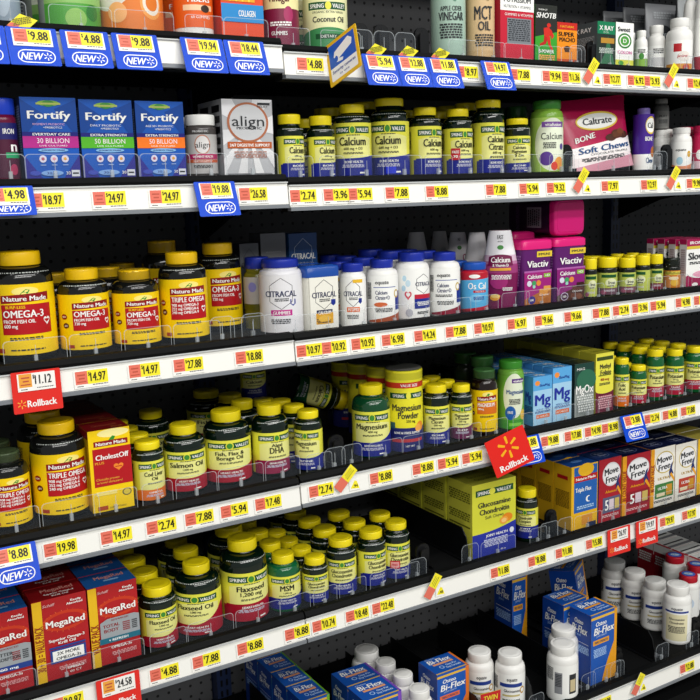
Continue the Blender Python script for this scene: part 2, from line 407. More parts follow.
def box(name, k, xl, xr, yt, Dp, words, cf, cs, ct, fe=(), se=(), te=(), n=0, gap=.002, Yf=.036, group=None, cat='box', yaw=0, front=True, H=None, lift=0, dx=0):
    X, Y, W, HH = loc_box(k, xl, xr, yt, Yf)
    H = H or HH
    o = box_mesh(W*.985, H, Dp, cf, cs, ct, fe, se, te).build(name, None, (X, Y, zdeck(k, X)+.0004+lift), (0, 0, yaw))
    tag(o, words, cat, group)
    if front: FRONTS.append((k, X, W/2, words))
    for i in range(n):
        yy = Y+(Dp+gap)*(i+1)
        if yy+Dp > YB-.03: break
        dup(o, (X+dx*(i+1), yy, o.location.z), words+', '+NTH[i+1], group)
    return o, X, Y, W, H
# ================= SHELF 1 (top) =================
k = 1
G1 = mat('8fa3b4', .2); 
bottle('supplement_jar', k, 2, 32, -70, 'blue-grey jar at the left end of the top shelf', n=2, body=mat('5a6875', .2), cap=WHITE, capr=.8,
       els=[('R', -2.5, 2.5, 0, 1, mat('8796a4', .35)), ('E', -.2, .4, .5, .3, mat('aab8c4', .35))]+fine(-.9, .9, .8, .03, INK, 8), lab=(.05, .75), cat='jar')
bottle('supplement_jar', k, 67, 62, -80, 'clear jar with a white label fading to green at its foot', n=2, s=.3, body=mat('9aa39a', .15), cap=WHITE, capr=.85,
       els=[('R', -1.2, 2, 0, 1, mat('dfe6cf', .35)), ('R', -1.2, 2, 0, .30, mat('4f9f3a', .35)), ('R', -1.2, 2, .30, .42, mat('8fbf6a', .35)), ('T', 'GREENS', .1, .78, .1, 1.1, INK, True), ('E', -.1, .12, .35, .12, mat('8fc060', .35)), ('E', .5, .2, .25, .1, mat('2f7a2c', .35))]+fine(-.6, .8, .62, .03, INK, 5), lab=(.04, .75), cat='jar')
bottle('supplement_jar', k, 128, 66, -90, 'white and orange patterned jar on the top shelf', n=1, s=.2, body=mat('d8cfc6', .2), cap=WHITE, capr=.85,
       els=[('R', -2, 2, 0, 1, mat('e4ddd2', .35)), ('W', -2, 2, lambda u: 0, lambda u: .42+.2*math.sin(u*1.7), mat('e07a2c', .35)), ('E', .5, .3, .4, .16, mat('f0a050', .35)), ('E', .5, .3, .32, .12, mat('e8e0d0', .35)), ('E', .5, .3, .22, .08, mat('e07a2c', .35)), ('E', -.6, .2, .3, .1, mat('f3b070', .35)), ('T', '1.4 OZ', -.3, .58, .05, .5, INK, True)]+fine(-.9, .8, .9, .03, INK, 6), lab=(.03, .8), cat='jar')
bottle('supplement_jar', k, 191, 40, -90, 'orange jar with white lettering and a white foot', n=1, s=.2, body=WHITE, cap=WHITE, capr=.9,
       els=[('R', -2.5, 2.5, 0, 1, mat('e5601a', .35)), ('E', 0, .52, .35, .12, mat('f0a070', .35)), ('E', 0, .52, .29, .1, mat('e5601a', .35)), ('T', 'FIBERS', .15, .30, .06, 1.2, WHITE, True), ('R', -.7, .9, .18, .24, mat('f2c9a0', .35)), ('E', .45, .2, .25, .04, mat('3a2a22', .35)), ('T', '60 GUMMIES', .2, .11, .03, 1.0, WHITE)], lab=(.1, .8), cat='jar')
fe = [('R', -.38+i*.14, -.32+i*.14, .32, 1, mat('f6c21e', .35)) for i in range(4)]+[('R', -.5, .3, .32, 1, mat('f2a41c', .35))]+[('R', -.46+i*.15, -.42+i*.15, .32, 1, mat('f8d040', .35)) for i in range(5)]+[('R', -.5, .5, .16, .30, mat('1f86c8', .35)), ('T', 'COLLAGEN', .1, .23, .05, .4, WHITE, True), ('T', 'SIZE', .12, .5, .11, .3, WHITE, True, 0, math.pi/2), ('E', .36, .44, .12, .09, mat('e8ddc8', .35)), ('E', .38, .4, .08, .04, mat('5a3420', .35))]
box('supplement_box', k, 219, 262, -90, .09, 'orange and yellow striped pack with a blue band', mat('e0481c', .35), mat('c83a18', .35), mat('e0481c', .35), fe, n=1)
bottle('vinegar_gummy_jar', k, 280, 36, -50, 'maroon jar with a cream Vinegar label', n=2, s=.0, body=mat('5a1230', .2), cap=WHITE, capr=.85,
       els=[('R', -2.5, 2.5, 0, .5, mat('7a1c3e', .35)), ('R', -2.5, 2.5, .5, 1, mat('efe6a8', .35)), ('T', 'Vinegar', -.05, .64, .11, 1.3, mat('5a1a1a'), True), ('E', .45, .43, .28, .10, mat('a83060', .35)), ('T', 'GUMMIES', -.1, .2, .05, .9, WHITE, True)]+fine(-.6, .6, .34, .02, WHITE, 2), lab=(.02, .8), cat='jar')
bottle('coconut_oil_jar', k, 325, 44, -28, 'white jar with a green and yellow Coconut Oil label', s=.15, n=1, body=mat('e8e6da', .2), cap=WHITE, capr=.9,
       els=[('R', -2, 2, 0, 1, mat('e9e8b4', .35)), ('R', -.95, .95, .70, .83, GRN), ('E', 0, .765, .14, .07, LIME), ('T', 'SPRING', -.52, .765, .075, .66, WHITE, True), ('T', 'VALLEY', .52, .765, .075, .66, WHITE, True), ('T', 'ORGANIC EXTRA VIRGIN', 0, .66, .04, 1.5, INK), ('T', 'Coconut Oil', .02, .54, .10, 1.5, INK, True), ('W', -2, 2, lambda u: 0, lambda u: .40-.05*u*u, mat('3d8a52', .35)), ('R', -.6, .6, .2, .29, GRN), ('T', 'DIETARY', 0, .245, .05, .7, WHITE)], lab=(.04, .72), cat='jar')
bottle('vinegar_canister', k, 448, 35, -48, 'pale green canister of apple cider vinegar', s=.1, n=0, body=mat('a9c4b4', .3), cap=mat('a9c4b4', .3), capr=.97, cap_h=.08, neck=.9, shoulder=.88,
       els=[('T', 'APPLE CIDER', .1, .52, .05, 1.3, INK, True), ('T', 'VINEGAR', .1, .44, .09, 1.5, INK, True), ('E', .35, .72, .22, .08, C('5f8a74')), ('E', .35, .72, .18, .065, mat('a9c4b4', .3)), ('E', .3, .61, .1, .02, C('5f8a74'))]+fine(-.6, .8, .36, .018, INK, 6), lab=(.03, .88), cat='canister')
bottle('oil_canister', k, 480, 29, -48, 'tan canister of MCT oil', s=.25, n=0, body=mat('d9b98c', .3), cap=BLACK, capr=.97, cap_h=.1, neck=.89, shoulder=.87,
       els=[('R', -2.5, 2.5, 0, .1, C('caa878')), ('T', 'MCT', .0, .50, .15, 1.3, INK, True), ('T', 'OIL', .05, .36, .1, .9, INK, True), ('E', .3, .7, .22, .08, C('a88a5c')), ('E', .3, .7, .17, .06, mat('d9b98c', .3))]+fine(-.6, .8, .27, .018, INK, 5), lab=(.03, .86), cat='canister')
fe = [('R', -.5, .5, .44, 1, WHITE), ('T', 'POTASSIUM', 0, .53, .04, .8, INK, True), ('T', 'NUTRITION + VITAMINS', 0, .475, .025, .8, INK), ('R', -.3, .42, .17, .38, C('7d8288')), ('T', 'GUMMIES & VITAMINS', .05, .41, .022, .85, WHITE)]+fine(-.28, .38, .37, .011, C('34383e'), 11)+[('R', -.4, .45, .04, .05, C('e8a0a8'))]
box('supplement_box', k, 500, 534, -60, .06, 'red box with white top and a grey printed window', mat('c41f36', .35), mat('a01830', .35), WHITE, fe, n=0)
fe = [('R', -.5, .5, .45, 1, mat('2a2c28', .3)), ('W', -.5, .5, lambda u: .30, lambda u: .52+.1*u, mat('3aa02e', .35)), ('T', 'SHOTB', 0, .83, .09, .9, WHITE, True, .25), ('T', 'ENERGY', -.15, .92, .025, .4, WHITE),
      ('E', .12, .67, .09, .035, mat('d0281c')), ('P', [(-.12, .62), (.1, .64), (.26, .58), (.2, .5), (.05, .46), (-.1, .5)], mat('d0281c')), ('P', [(-.1, .5), (.08, .46), (-.02, .36), (-.28, .32), (-.3, .36), (-.12, .4)], mat('b82018')), ('P', [(.02, .48), (.18, .48), (.2, .36), (.32, .28), (.24, .26), (.08, .36)], mat('d0281c')), ('P', [(.22, .6), (.36, .5), (.26, .44), (.18, .52)], mat('d0281c')),
      ('T', 'B-POWER', 0, .24, .06, .7, WHITE, True)]+fine(-.35, .4, .18, .02, C('f2b060'), 4)
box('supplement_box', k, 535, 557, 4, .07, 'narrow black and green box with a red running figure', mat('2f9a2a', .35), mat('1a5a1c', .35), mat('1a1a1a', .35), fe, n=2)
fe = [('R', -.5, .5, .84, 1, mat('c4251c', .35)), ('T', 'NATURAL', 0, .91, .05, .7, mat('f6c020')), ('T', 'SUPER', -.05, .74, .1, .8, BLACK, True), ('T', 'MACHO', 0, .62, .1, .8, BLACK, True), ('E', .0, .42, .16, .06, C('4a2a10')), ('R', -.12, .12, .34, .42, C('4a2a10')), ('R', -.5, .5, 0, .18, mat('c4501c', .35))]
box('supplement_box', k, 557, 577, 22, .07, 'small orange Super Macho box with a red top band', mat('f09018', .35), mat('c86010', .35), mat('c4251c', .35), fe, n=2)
fe = [('R', -.5, .5, .74, 1, mat('0f7a50', .35)), ('T', 'X RAY', 0, .87, .1, .8, WHITE, True), ('T', 'DOL', 0, .78, .04, .3, C('d0e0d0')), ('P', [(-.5, .0), (-.1, .3), (.1, .7), (.3, .4), (.5, .1), (.5, 0)], C('34704c')), ('R', -.3, .45, .55, .66, C('b88830'))]+fine(-.4, .4, .45, .02, C('c0c8c0'), 4)
se = [('R', -.5, .5, .8, .96, C('3a4040'))]+fine(.05, .95, .7, .025, C('9aa0a0'), 10)
box('supplement_box', k, 597, 615, 21, .08, 'dark box with a green X Ray top band and grey side', mat('23302a', .35), mat('50585a', .35), mat('0f7a50', .35), fe, [('T', 'X RAY', .5, .85, .1, .6, WHITE, True)]+fine(.1, .9, .7, .02, C('9aa0a0'), 9), n=2)
fe = [('T', 'Sweet', -.05, .86, .10, .7, INK, True), ('E', 0, .62, .38, .16, mat('2f7a2c')), ('E', 0, .62, .30, .125, WHITE), ('E', 0, .62, .24, .10, mat('4b9a3a')), ('T', 'D', 0, .62, .09, .2, WHITE, True), ('T', 'COLON', 0, .38, .07, .8, mat('d86aa8'), True), ('R', -.5, .5, .02, .22, mat('d6d84a', .35)), ('E', -.2, .15, .15, .05, mat('4b9a3a')), ('E', .2, .12, .15, .05, mat('e8e060'))]
box('supplement_box', k, 615.5, 633.5, 22, .07, 'white box with a green hexagon emblem and yellow foot', WHITE, mat('3f7a3a', .35), mat('3f7a3a', .35), fe, n=2)
def plain(els, v='WHITE'): return els
WB = mat('e9e8e4', .3, name='white_plastic')
bottle('pill_bottle', k, 641, 13, 31, 'small white bottle with a green leafy label', s=.1, n=1, body=WB, cap=WB, els=[('R', -2, 2, 0, 1, WHITE), ('R', -2, 2, 0, .5, C('8ab84a')), ('E', 0, .6, .4, .14, C('3f8a34'))]+fine(-.6, .6, .9, .04, INK, 3), capr=.75)
bottle('pill_bottle', k, 656, 19, 26, 'white bottle half hidden between the small bottle and the red-label one', s=.3, Yf=.09, n=0, body=WB, cap=WB, els=[('R', -2, 2, 0, 1, WHITE), ('R', -.8, .8, .3, .6, C('c8c8c8'))]+fine(-.6, .6, .9, .04, INK, 3), capr=.75)
bottle('pill_bottle', k, 679, 27, 19, 'white bottle with red patch and orange foot on its label', s=.1, n=0, body=WB, cap=WB, els=[('R', -2, 2, 0, 1, WHITE), ('R', -.5, .1, .65, .9, mat('b81c24')), ('E', .3, .5, .5, .16, C('e8e0d8')), ('T', 'joint', .2, .52, .09, .8, mat('b81c24'), True, .2), ('R', -1.2, 1.2, .05, .28, mat('e09a3a')), ('E', .5, .16, .3, .1, mat('c8482a'))], capr=.72)
bottle('pill_bottle', k, 702, 14, -20, 'tall white bottle cut off by the right edge of the top shelf', s=0, n=1, body=WB, cap=WB, els=[('R', -2, 2, 0, 1, WHITE), ('R', -2, 2, .02, .3, mat('a02030'))], capr=.72)
# stand-up pouches behind
def pouch_mesh(W, H, T, face, els=(), edge=None):
    b = MB(); secs = []
    for i in range(13):
        t = i/12; th = T/2*(1-t)**.75*(1 if t > .02 else .9)+.0012; secs.append((W/2*(1-.04*math.sin(t*math.pi)), th, t*H))
    b.loft(secs, face, 2.6, 40)
    def P(u, v, off):
        t = max(0, min(1, v)); th = T/2*(1-t)**.75+.0012; hw = W/2*(1-.04*math.sin(t*math.pi)); q = min(.995, abs(u)*2)
        return (u*2*hw, -th*(1-q**2.6)**(1/2.6)-off-.0006, t*H)
    # subdivided printing so it follows the curve
    printing(b, els, P, W, H, step=.06)
    b.box(-W/2, W/2, -.0012, .0012, H-.012, H, edge or face)
    return b
for i, (px, yt, Yf, col) in enumerate(((618, -30, .372, '8a8c90'), (638, -40, .315, '74767a'), (660, -45, .255, '96989c'), (692, -50, .195, 'a4a8aa'))):
    q = atY(px, 20, Yf); z = zdeck(1, q.x)
    el = fine(-.3, .3, .9, .02, C('b8bcc0'), 3, seed=i)+[('E', .05, .62, .28, .14, C('8a8e92')), ('E', .05, .62, .24, .12, C('3a3c40')), ('T', 'PROTEIN', .05, .62, .05, .4, C('c8ccd0'), True)]
    o = pouch_mesh(.10, .2, .042, mat(col, .3), el).build('stand_up_pouch', None, (q.x, Yf, z), (0, 0, -.1))
    tag(o, ['dark grey stand-up pouch behind the dark X Ray box', 'near-black pouch behind the small white bottles', 'grey pouch with pale oval behind the half hidden white bottle', 'light grey pouch at the right behind the red-patch bottle'][i], 'pouch', 'grey pouches on the top shelf')
# ================= SHELF 2 =================
k = 2
def gummy(color, els): return els
bottle('gummy_jar', k, 3, 30, 99, 'dark magenta gummy jar with a blue cap at the left end', s=.5, body=mat('6a1238', .2), cap=mat('1c3fc0', .3), capr=.95, cap_h=.2, neck=.78, shoulder=.72,
       els=[('R', -2, 2, 0, 1, mat('4a1030', .35)), ('R', -2, 2, .7, 1, mat('20206a', .35)), ('T', 'IRON', -.1, .85, .1, .8, WHITE, True), ('T', 'n', .2, .58, .2, .5, WHITE, True), ('R', -.4, .9, .36, .46, mat('1f9a60')), ('E', .1, .15, .3, .1, mat('a83058'))], lab=(.03, .7), cat='jar')
bottle('gummy_jar', k, 13, 14, 117, 'mauve gummy jar behind the blue-capped one at the left end', s=.3, Yf=.1, front=False, body=mat('7a2a50', .2), cap=mat('a03a6a', .3), capr=.9,
       els=[('R', -2, 2, 0, 1, mat('8a2a5c', .35)), ('R', -2, 2, .7, .84, mat('2f8060', .35)), ('E', .2, .2, .4, .12, mat('701838'))], cat='jar')
def fortify(l1, l2, band, big):
    Bl = mat('1556b4', .3)
    e = [('P', [(-.5, .5), (-.5, .98), (-.1, .8), (-.5, .5)][:3], mat('0e4496', .3)), ('P', [(.5, .5), (.1, .86), (.5, .98)], mat('0e4496', .3)), ('P', [(-.5, 0), (-.5, .3), (-.18, .0)], mat('2c2a8c', .3)), ('P', [(.5, 0), (.18, 0), (.5, .3)], mat('2c2a8c', .3)),
         ('E', 0, .93, .2, .035, mat('7fae3c')), ('R', -.22, .22, .912, .935, mat('a8b45a')), ('E', 0, .925, .11, .04, mat('3f8a3a')),
         ('T', 'Fortify', 0, .79, .10, .78, WHITE, True), ('T', l1, -.02, .675, .026, .58, mat('e8b8d8') if big == '30 BILLION' else WHITE), ('T', '+PREBIOTICS', .05, .635, .024, .34, WHITE),
         ('R', -.5, .5, .53, .58, mat('1c1f7a', .3)), ('T', l2, .02, .553, .032, .68, WHITE, True), ('R', -.5, .5, .385, .528, band), ('T', big, .04, .475, .062, .58, mat('f4e6ec'), False), ('T', 'LIVE CULTURES', .04, .413, .018, .5, WHITE),
         ('E', .03, .357, .27, .026, mat('7fb4e0')), ('T', '10 PROBIOTIC STRAINS', .03, .357, .02, .42, mat('1c1f7a'), True)]
    for j, u in enumerate((-.17, .03, .23)): e += [('E', u, .25, .065, .045, mat('d9d4e4')), ('E', u, .25, .03, .02, mat(['b05a70', 'e090a0', 'e0a040'][j])), ('R', u-.05, u+.05, .17, .18, mat('9ab4e0'))]
    e += [('E', -.02, .075, .2, .035, mat('7fa8e0')), ('T', '30 ct', -.02, .075, .03, .2, mat('1c1f7a')), ('E', -.32, .075, .1, .03, mat('3a4ab0')), ('T', '30', .27, .075, .04, .08, WHITE), ('R', .33, .48, .03, .11, mat('d4d8e0')), ('R', .35, .46, .06, .08, INK)]
    return e
FS = fine(.1, .9, .9, .02, mat('8aa0c8'), 20, seed=3)
BL = mat('1556b4', .3)
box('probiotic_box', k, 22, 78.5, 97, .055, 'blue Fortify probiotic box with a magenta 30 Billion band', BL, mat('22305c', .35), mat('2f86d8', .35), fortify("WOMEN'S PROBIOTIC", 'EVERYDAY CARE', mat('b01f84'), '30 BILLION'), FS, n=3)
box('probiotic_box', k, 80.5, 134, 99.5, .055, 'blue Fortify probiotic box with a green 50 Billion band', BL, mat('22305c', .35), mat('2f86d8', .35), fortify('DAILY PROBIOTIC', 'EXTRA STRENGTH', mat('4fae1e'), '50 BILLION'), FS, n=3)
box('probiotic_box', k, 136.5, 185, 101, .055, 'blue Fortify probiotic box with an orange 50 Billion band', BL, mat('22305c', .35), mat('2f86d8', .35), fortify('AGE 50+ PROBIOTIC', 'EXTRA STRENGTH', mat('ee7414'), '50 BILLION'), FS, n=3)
bottle('probiotic_jar', k, 201, 32, 115.5, 'smoked clear align jar with a white cap', s=.1, n=2, body=mat('4a4644', .15), cap=WHITE, capr=.93, cap_h=.17, neck=.81, shoulder=.74, cat='jar',
       els=[('R', -2, 2, 0, 1, mat('b6b4b2', .35)), ('T', 'PROBIOTIC', -.1, 1.08, .05, 1.0, C('d8d8d8'), True), ('E', 0, .74, .5, .25, mat('b87a60')), ('E', 0, .74, .44, .22, mat('dddad8')), ('T', 'align', .0, .74, .15, .9, INK), ('R', -1.2, 1.2, .37, .5, mat('b01f5c')), ('T', "WOMEN'S HEALTH", 0, .435, .06, 1.3, WHITE, True), ('R', -1.2, 1.2, .28, .36, mat('c05a34')), ('T', 'DIGESTIVE SUPPORT', 0, .32, .045, 1.2, WHITE)]+fine(-.6, .6, .22, .02, INK, 3), lab=(.05, .68))
fe = [('P', [(-.5, .0), (-.5, .22), (0, .62)], mat('e0e0e2')), ('P', [(-.5, .4), (-.5, .6), (0, .62)], mat('dedee0')), ('P', [(-.5, .8), (-.5, 1), (-.3, 1), (0, .62)], mat('e6e6e8')), ('P', [(.1, 1), (.5, 1), (0, .62)], mat('dcdcde')), ('P', [(.5, .8), (.5, .55), (0, .62)], mat('e4e4e6')), ('P', [(.5, .3), (.5, .1), (0, .62)], mat('e0e0e2')), ('P', [(-.25, 0), (-.05, 0), (0, .62)], mat('dededf')), ('P', [(.12, 0), (.3, 0), (0, .62)], mat('e6e6e6')),
      ('E', 0, .70, .41, .262, mat('b06a48')), ('E', 0, .70, .365, .235, mat('c9cacc')), ('T', 'align', 0, .72, .14, .64, INK), ('T', 'PROBIOTIC', .02, .625, .035, .5, INK, True), ('R', .2, .45, .93, .96, INK), ('T', 'RELIEF', .3, .91, .03, .2, INK),
      ('R', -.42, .46, .36, .445, mat('b4541f')), ('T', '24/7 DIGESTIVE SUPPORT', .02, .402, .04, .8, WHITE, True)]+fine(-.3, .35, .32, .012, C('b07a6a'), 5)+[('R', -.45, .45, .015, .03, C('7a7c80'))]
se = [('R', 0, 1, 0, 1, mat('8f9093'))]+[('R', .1, .45, .84-.14*i, .93-.14*i, BLACK) for i in range(5)]+[('R', .6, .92, .84-.14*i, .93-.14*i, BLACK) for i in range(5)]
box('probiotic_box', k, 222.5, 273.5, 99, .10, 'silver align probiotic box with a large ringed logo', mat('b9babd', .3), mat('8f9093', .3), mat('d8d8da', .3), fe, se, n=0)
SVK = dict(body=BOTG, cap=YCAP)
YCAPb = mat('dcc412', .35, coat=.2)
ca = lambda l, r=.1: sv(l, BLUEB, 'BONE HEALTH', low=.34, rise=.05)
bottle('calcium_bottle', k, 290, 27.5, 115, 'short dark bottle of Calcium beside the silver box', s=.55, n=0, els=sv([('Calcium', .15, 1.25)], BLUEB, 'BONE', '600 mg', low=.34, rise=.03), capr=.82, cap_h=.15, lab=(.02, .66), shoulder=.72, **SVK)
bottle('calcium_bottle', k, 321, 27.5, 116.5, 'short dark bottle of Calcium left of the tall Calcium pair', s=.5, n=0, els=sv([('Calcium', .15, 1.25)], BLUEB, 'BONE', '600 mg', low=.34, rise=.03), capr=.82, cap_h=.15, lab=(.02, .66), shoulder=.72, **SVK)
bottle('calcium_bottle', k, 306, 24, 119.5, 'short Calcium bottle behind the gap between the two short front ones', s=.3, Yf=.12, n=1, front=False, els=sv([('Calcium', .15, 1.2)], BLUEB), capr=.82, lab=(.02, .66), **SVK)
bottle('calcium_bottle', k, 325, 30, 109, 'taller Calcium bottle with a dull cap behind the short ones', s=.3, Yf=.20, n=0, front=False, els=sv([('Calcium', .15, 1.2)], BLUEB), capr=.66, **{**SVK, 'cap': YCAPb})
bottle('calcium_bottle', k, 352.5, 37.5, 105, 'tall Calcium bottle with a centred label, first of the tall ones', s=.0, n=1, els=sv([('Calcium', .15, 1.45)], BLUEB, 'BONE HEALTH', '600 mg + D3', low=.33, rise=.03), capr=.66, cap_h=.12, lab=(.02, .74), shoulder=.76, neck=.86, **SVK)
bottle('calcium_bottle', k, 389.5, 39, 99, 'tallest Calcium bottle with a blue square on its lower band', s=-.1, n=1, els=sv([('Calcium', .15, 1.35)], BLUEB, 'BONE HEALTH', '600 mg + D3', low=.33, rise=.03)+[('R', -.1, .4, .02, .15, mat('1a30d0'))], capr=.74, cap_h=.10, lab=(.02, .70), shoulder=.72, neck=.84, **SVK)
bottle('calcium_bottle', k, 425, 32.5, 108, 'Calcium bottle turned right with a curved glint on its label', s=.55, n=2, els=sv([('Calcium', .15, 1.35)], BLUEB, 'BONE HEALTH', '600 mg', low=.33, rise=.02), capr=.70, cap_h=.115, lab=(.02, .72), shoulder=.76, neck=.85, **SVK)
bottle('calcium_bottle', k, 457.5, 29.5, 109.5, 'Calcium bottle with a red sticker on its label', s=.5, n=2, els=sv([('Calcium', .15, 1.35)], BLUEB, 'BONE HEALTH', '600 mg', low=.33, rise=.02)+[('R', -.95, -.35, .30, .56, mat('b8202c')), ('T', 'FREE', -.65, .48, .06, .45, WHITE, True), ('T', '70', -.65, .38, .06, .3, WHITE, True)], capr=.76, cap_h=.115, lab=(.02, .70), shoulder=.74, neck=.85, **SVK)
bottle('calcium_bottle', k, 488, 32, 100.5, 'tall bottle of Calcium Citrate with yellow ribbed cap', s=.55, n=2, els=sv([('Calcium', .12, 1.2), ('Citrate', .12, 1.05)], BLUEB, 'BONE HEALTH', '600 mg', low=.27, rise=.02), capr=.78, cap_h=.105, lab=(.02, .69), shoulder=.72, neck=.85, **SVK)
bottle('mineral_bottle', k, 517, 26.5, 119, 'small bottle of Calcium Magnesium Zinc', s=.2, n=0, els=sv([('Calcium', .085, 1.0), ('Magnesium', .085, 1.15), ('& Zinc', .08, .7)], BLUEB, 'BONE', low=.26, rise=.02), capr=.82, cap_h=.11, lab=(.02, .68), shoulder=.74, neck=.86, **SVK)
bottle('gummy_bottle', k, 517, 22, 107, 'green-capped gummy bottle behind the Calcium Magnesium Zinc one', s=.2, Yf=.12, n=1, front=False, body=mat('31521c', .2), cap=mat('2a5a2c', .3), capr=.9, els=[('R', -2, 2, 0, 1, mat('a8c860', .35))])
bottle('gummy_bottle', k, 546.5, 33, 101, 'light green bottle of Calcium gummies with fruit on its label', s=.3, n=0, body=mat('7fae3e', .2), cap=mat('3b8230', .3), capr=.86, cap_h=.12, neck=.86, shoulder=.74,
       els=[('R', -2, 2, 0, 1, mat('a9cf5c', .35)), ('E', .1, .5, 1.15, .49, mat('e8efd8', .35)), ('R', -.6, .9, .82, .92, mat('7a4aa0')), ('T', 'vitafusion', .15, .87, .06, 1.1, WHITE, True), ('T', 'Calcium', .1, .66, .13, 1.45, INK), ('E', -.3, .24, .42, .13, mat('5a3a90')), ('E', .55, .15, .35, .12, mat('f0a040')), ('E', .2, .1, .22, .08, mat('e0402c')), ('E', .75, .46, .16, .06, mat('5a4a90'))]+fine(-.5, .3, .54, .02, INK, 4), lab=(.02, .76))
q = loc_box(k, 572, 640, 98, .045)
el = [('R', -.5, .5, 0, .30, mat('e8dcdc', .3)), ('W', -.5, .5, lambda u: .2, lambda u: .38+.10*u, mat('efe9e8', .3)), ('W', -.5, .5, lambda u: 0, lambda u: .12+.1*u, mat('c88a9a', .3)),
      ('E', .02, .68, .3, .13, mat('e0c040')), ('E', .02, .68, .28, .105, mat('f0efe8')), ('E', .02, .68, .25, .088, WHITE), ('T', 'Caltrate', .02, .685, .095, .42, INK, True, .15),
      ('T', 'BONE', -.2, .47, .075, .28, WHITE, True, .15, .15), ('E', .16, .43, .08, .05, mat('4a2414')), ('E', .25, .47, .07, .06, mat('5a2c18')), ('E', .36, .45, .08, .05, mat('4a2414')), ('R', .2, .38, .43, .5, mat('6a3820')), ('E', .32, .5, .05, .04, mat('7a4426')),
      ('T', 'Soft Chews', .05, .31, .085, .75, mat('1c4a80'), True, .2, .03), ('T', 'CHOCOLATE TRUFFLE', .1, .235, .028, .55, INK)]+fine(-.3, .3, .19, .012, INK, 3)
o = pouch_mesh(q[2], q[3]*1.02, .075, mat('b0164a', .22), el, mat('a8123c', .3)).build('chew_pouch', None, (q[0], q[1]+.035, zdeck(2, q[0])+.003), (math.radians(-2), math.radians(-6), -.06))
tag(o, 'crimson Caltrate soft chew pouch leaning on the second shelf', 'pouch'); FRONTS.append((2, q[0], q[2]/2, 'crimson chew pouch'))
bottle('supplement_bottle', k, 643, 21, 108.5, 'purple bottle with a yellow-ringed white oval', s=.4, n=0, body=mat('43208a', .25), cap=mat('7a6ab0', .3), capr=.62, cap_h=.12, neck=.86, shoulder=.72,
       els=[('R', -2, 2, 0, 1, mat('43208a', .3)), ('R', -2, 2, 0, .28, WHITE), ('E', .4, .80, .6, .16, mat('e0c040')), ('E', .4, .80, .55, .13, WHITE), ('T', 'Cal', .3, .80, .1, .6, INK, True), ('T', 'BONE', .2, .56, .08, .8, WHITE, True), ('E', .7, .32, .3, .1, mat('b0682a')), ('T', 'Chew', .3, .17, .1, .8, mat('1c4a80'), True)], lab=(.02, .9))
GW = mat('8f9092', .3, name='grey_plastic')
X_, Y_, R_, H_ = loc_cyl(2, 659, 15, 128, .10)
_a, _b, _c, _d, HH = bottle('pill_bottle', k, 660, 16, 130, 'white bottle under another, between the purple and gold-dot bottles', s=.3, Yf=.09, front=False, body=WB, cap=WB, capr=.8, els=[('R', -2, 2, 0, 1, C('cfcfcf'))]+fine(-.6, .6, .8, .04, INK, 4))
r_, xx, yy, RR, HH_ = bottle('pill_bottle', k, 660, 16, 141, 'grey tall bottle standing on the white one at the right of shelf two', s=.3, Yf=.09, front=False, body=mat('6c6c6a', .3), cap=mat('7c7c7a', .3), capr=.8, els=[('R', -2, 2, 0, 1, C('8a8a86')), ('T', 'PLAY', 0, .7, .12, 1.0, INK, True)]+fine(-.6, .6, .5, .04, INK, 4))
r_.location.z += HH+.001
bottle('pill_bottle', k, 681, 21.5, 128, 'white bottle with a gold dot at the right of the second shelf', s=.1, n=2, body=WB, cap=WB, capr=.85, cap_h=.14, els=[('R', -2, 2, 0, 1, WHITE), ('T', 'equate', -.1, .72, .1, 1.0, INK, True), ('E', .72, .55, .22, .12, mat('d0a030')), ('E', -.2, .3, .3, .15, mat('a8d0e0')), ('W', -1.2, 1.2, lambda u: 0, lambda u: .1+.08*u*u, mat('e0906a'))], lab=(.03, .66))
bottle('supplement_bottle', k, 701, 19, 126, 'pink bottle at the right edge of the second shelf', s=.1, n=1, body=mat('c41f50', .3), cap=mat('c41f50', .3), capr=.9, els=[('R', -2, 2, 0, 1, mat('c41f50', .3)), ('E', -.2, .55, .4, .2, WHITE), ('R', -2, 2, 0, .3, mat('e8c8d0'))])
# ================= SHELF 3 =================
k = 3
NMK = dict(body=BOTK, cap=NMC, capr=.66, cap_h=.125, neck=.865, shoulder=.74, lab=(.07, .715))
om = lambda sz, pre=None: nm([('OMEGA-3', .10, 1.15), ('FROM FISH OIL', .05, .9), (sz, .05, .4)], pre, True)
tri = nm([('TRIPLE OMEGA', .085, 1.3), ('908 mg OMEGA-3', .048, 1.0), ('252 mg OMEGA-6', .048, 1.0), ('240 mg OMEGA-9', .048, 1.0)], None, True)
bottle('fish_oil_bottle', k, 23, 64, 250, 'biggest black Omega-3 bottle, at the left end of the third shelf', s=.0, n=0, els=om('600 mg', 'BURP-LESS'), **NMK)
bottle('fish_oil_bottle', k, 84, 51, 267, 'black Omega-3 bottle reading 720 mg', s=.25, n=0, els=om('720 mg'), **NMK)
bottle('fish_oil_bottle', k, 136, 47, 268, 'Omega-3 bottle with shrink wrapped cap, between two unwrapped ones', s=.25, n=0, els=om('720 mg', 'BURP-LESS'), wrap=True, **NMK)
bottle('fish_oil_bottle', k, 183.5, 48, 251, 'tall Triple Omega bottle standing on the third shelf', s=.15, n=0, els=tri, **NMK)
bottle('fish_oil_bottle', k, 219, 45, 242, 'Omega-3 bottle set back right of the Triple Omega one', s=.35, Yf=.12, n=0, els=om('720 mg'), **NMK)
bottle('fish_oil_bottle', k, 57, 40, 272, 'dark bottle with shrink wrapped cap behind the biggest Omega-3 one', s=.2, Yf=.13, front=False, els=om('720 mg'), wrap=True, **NMK)
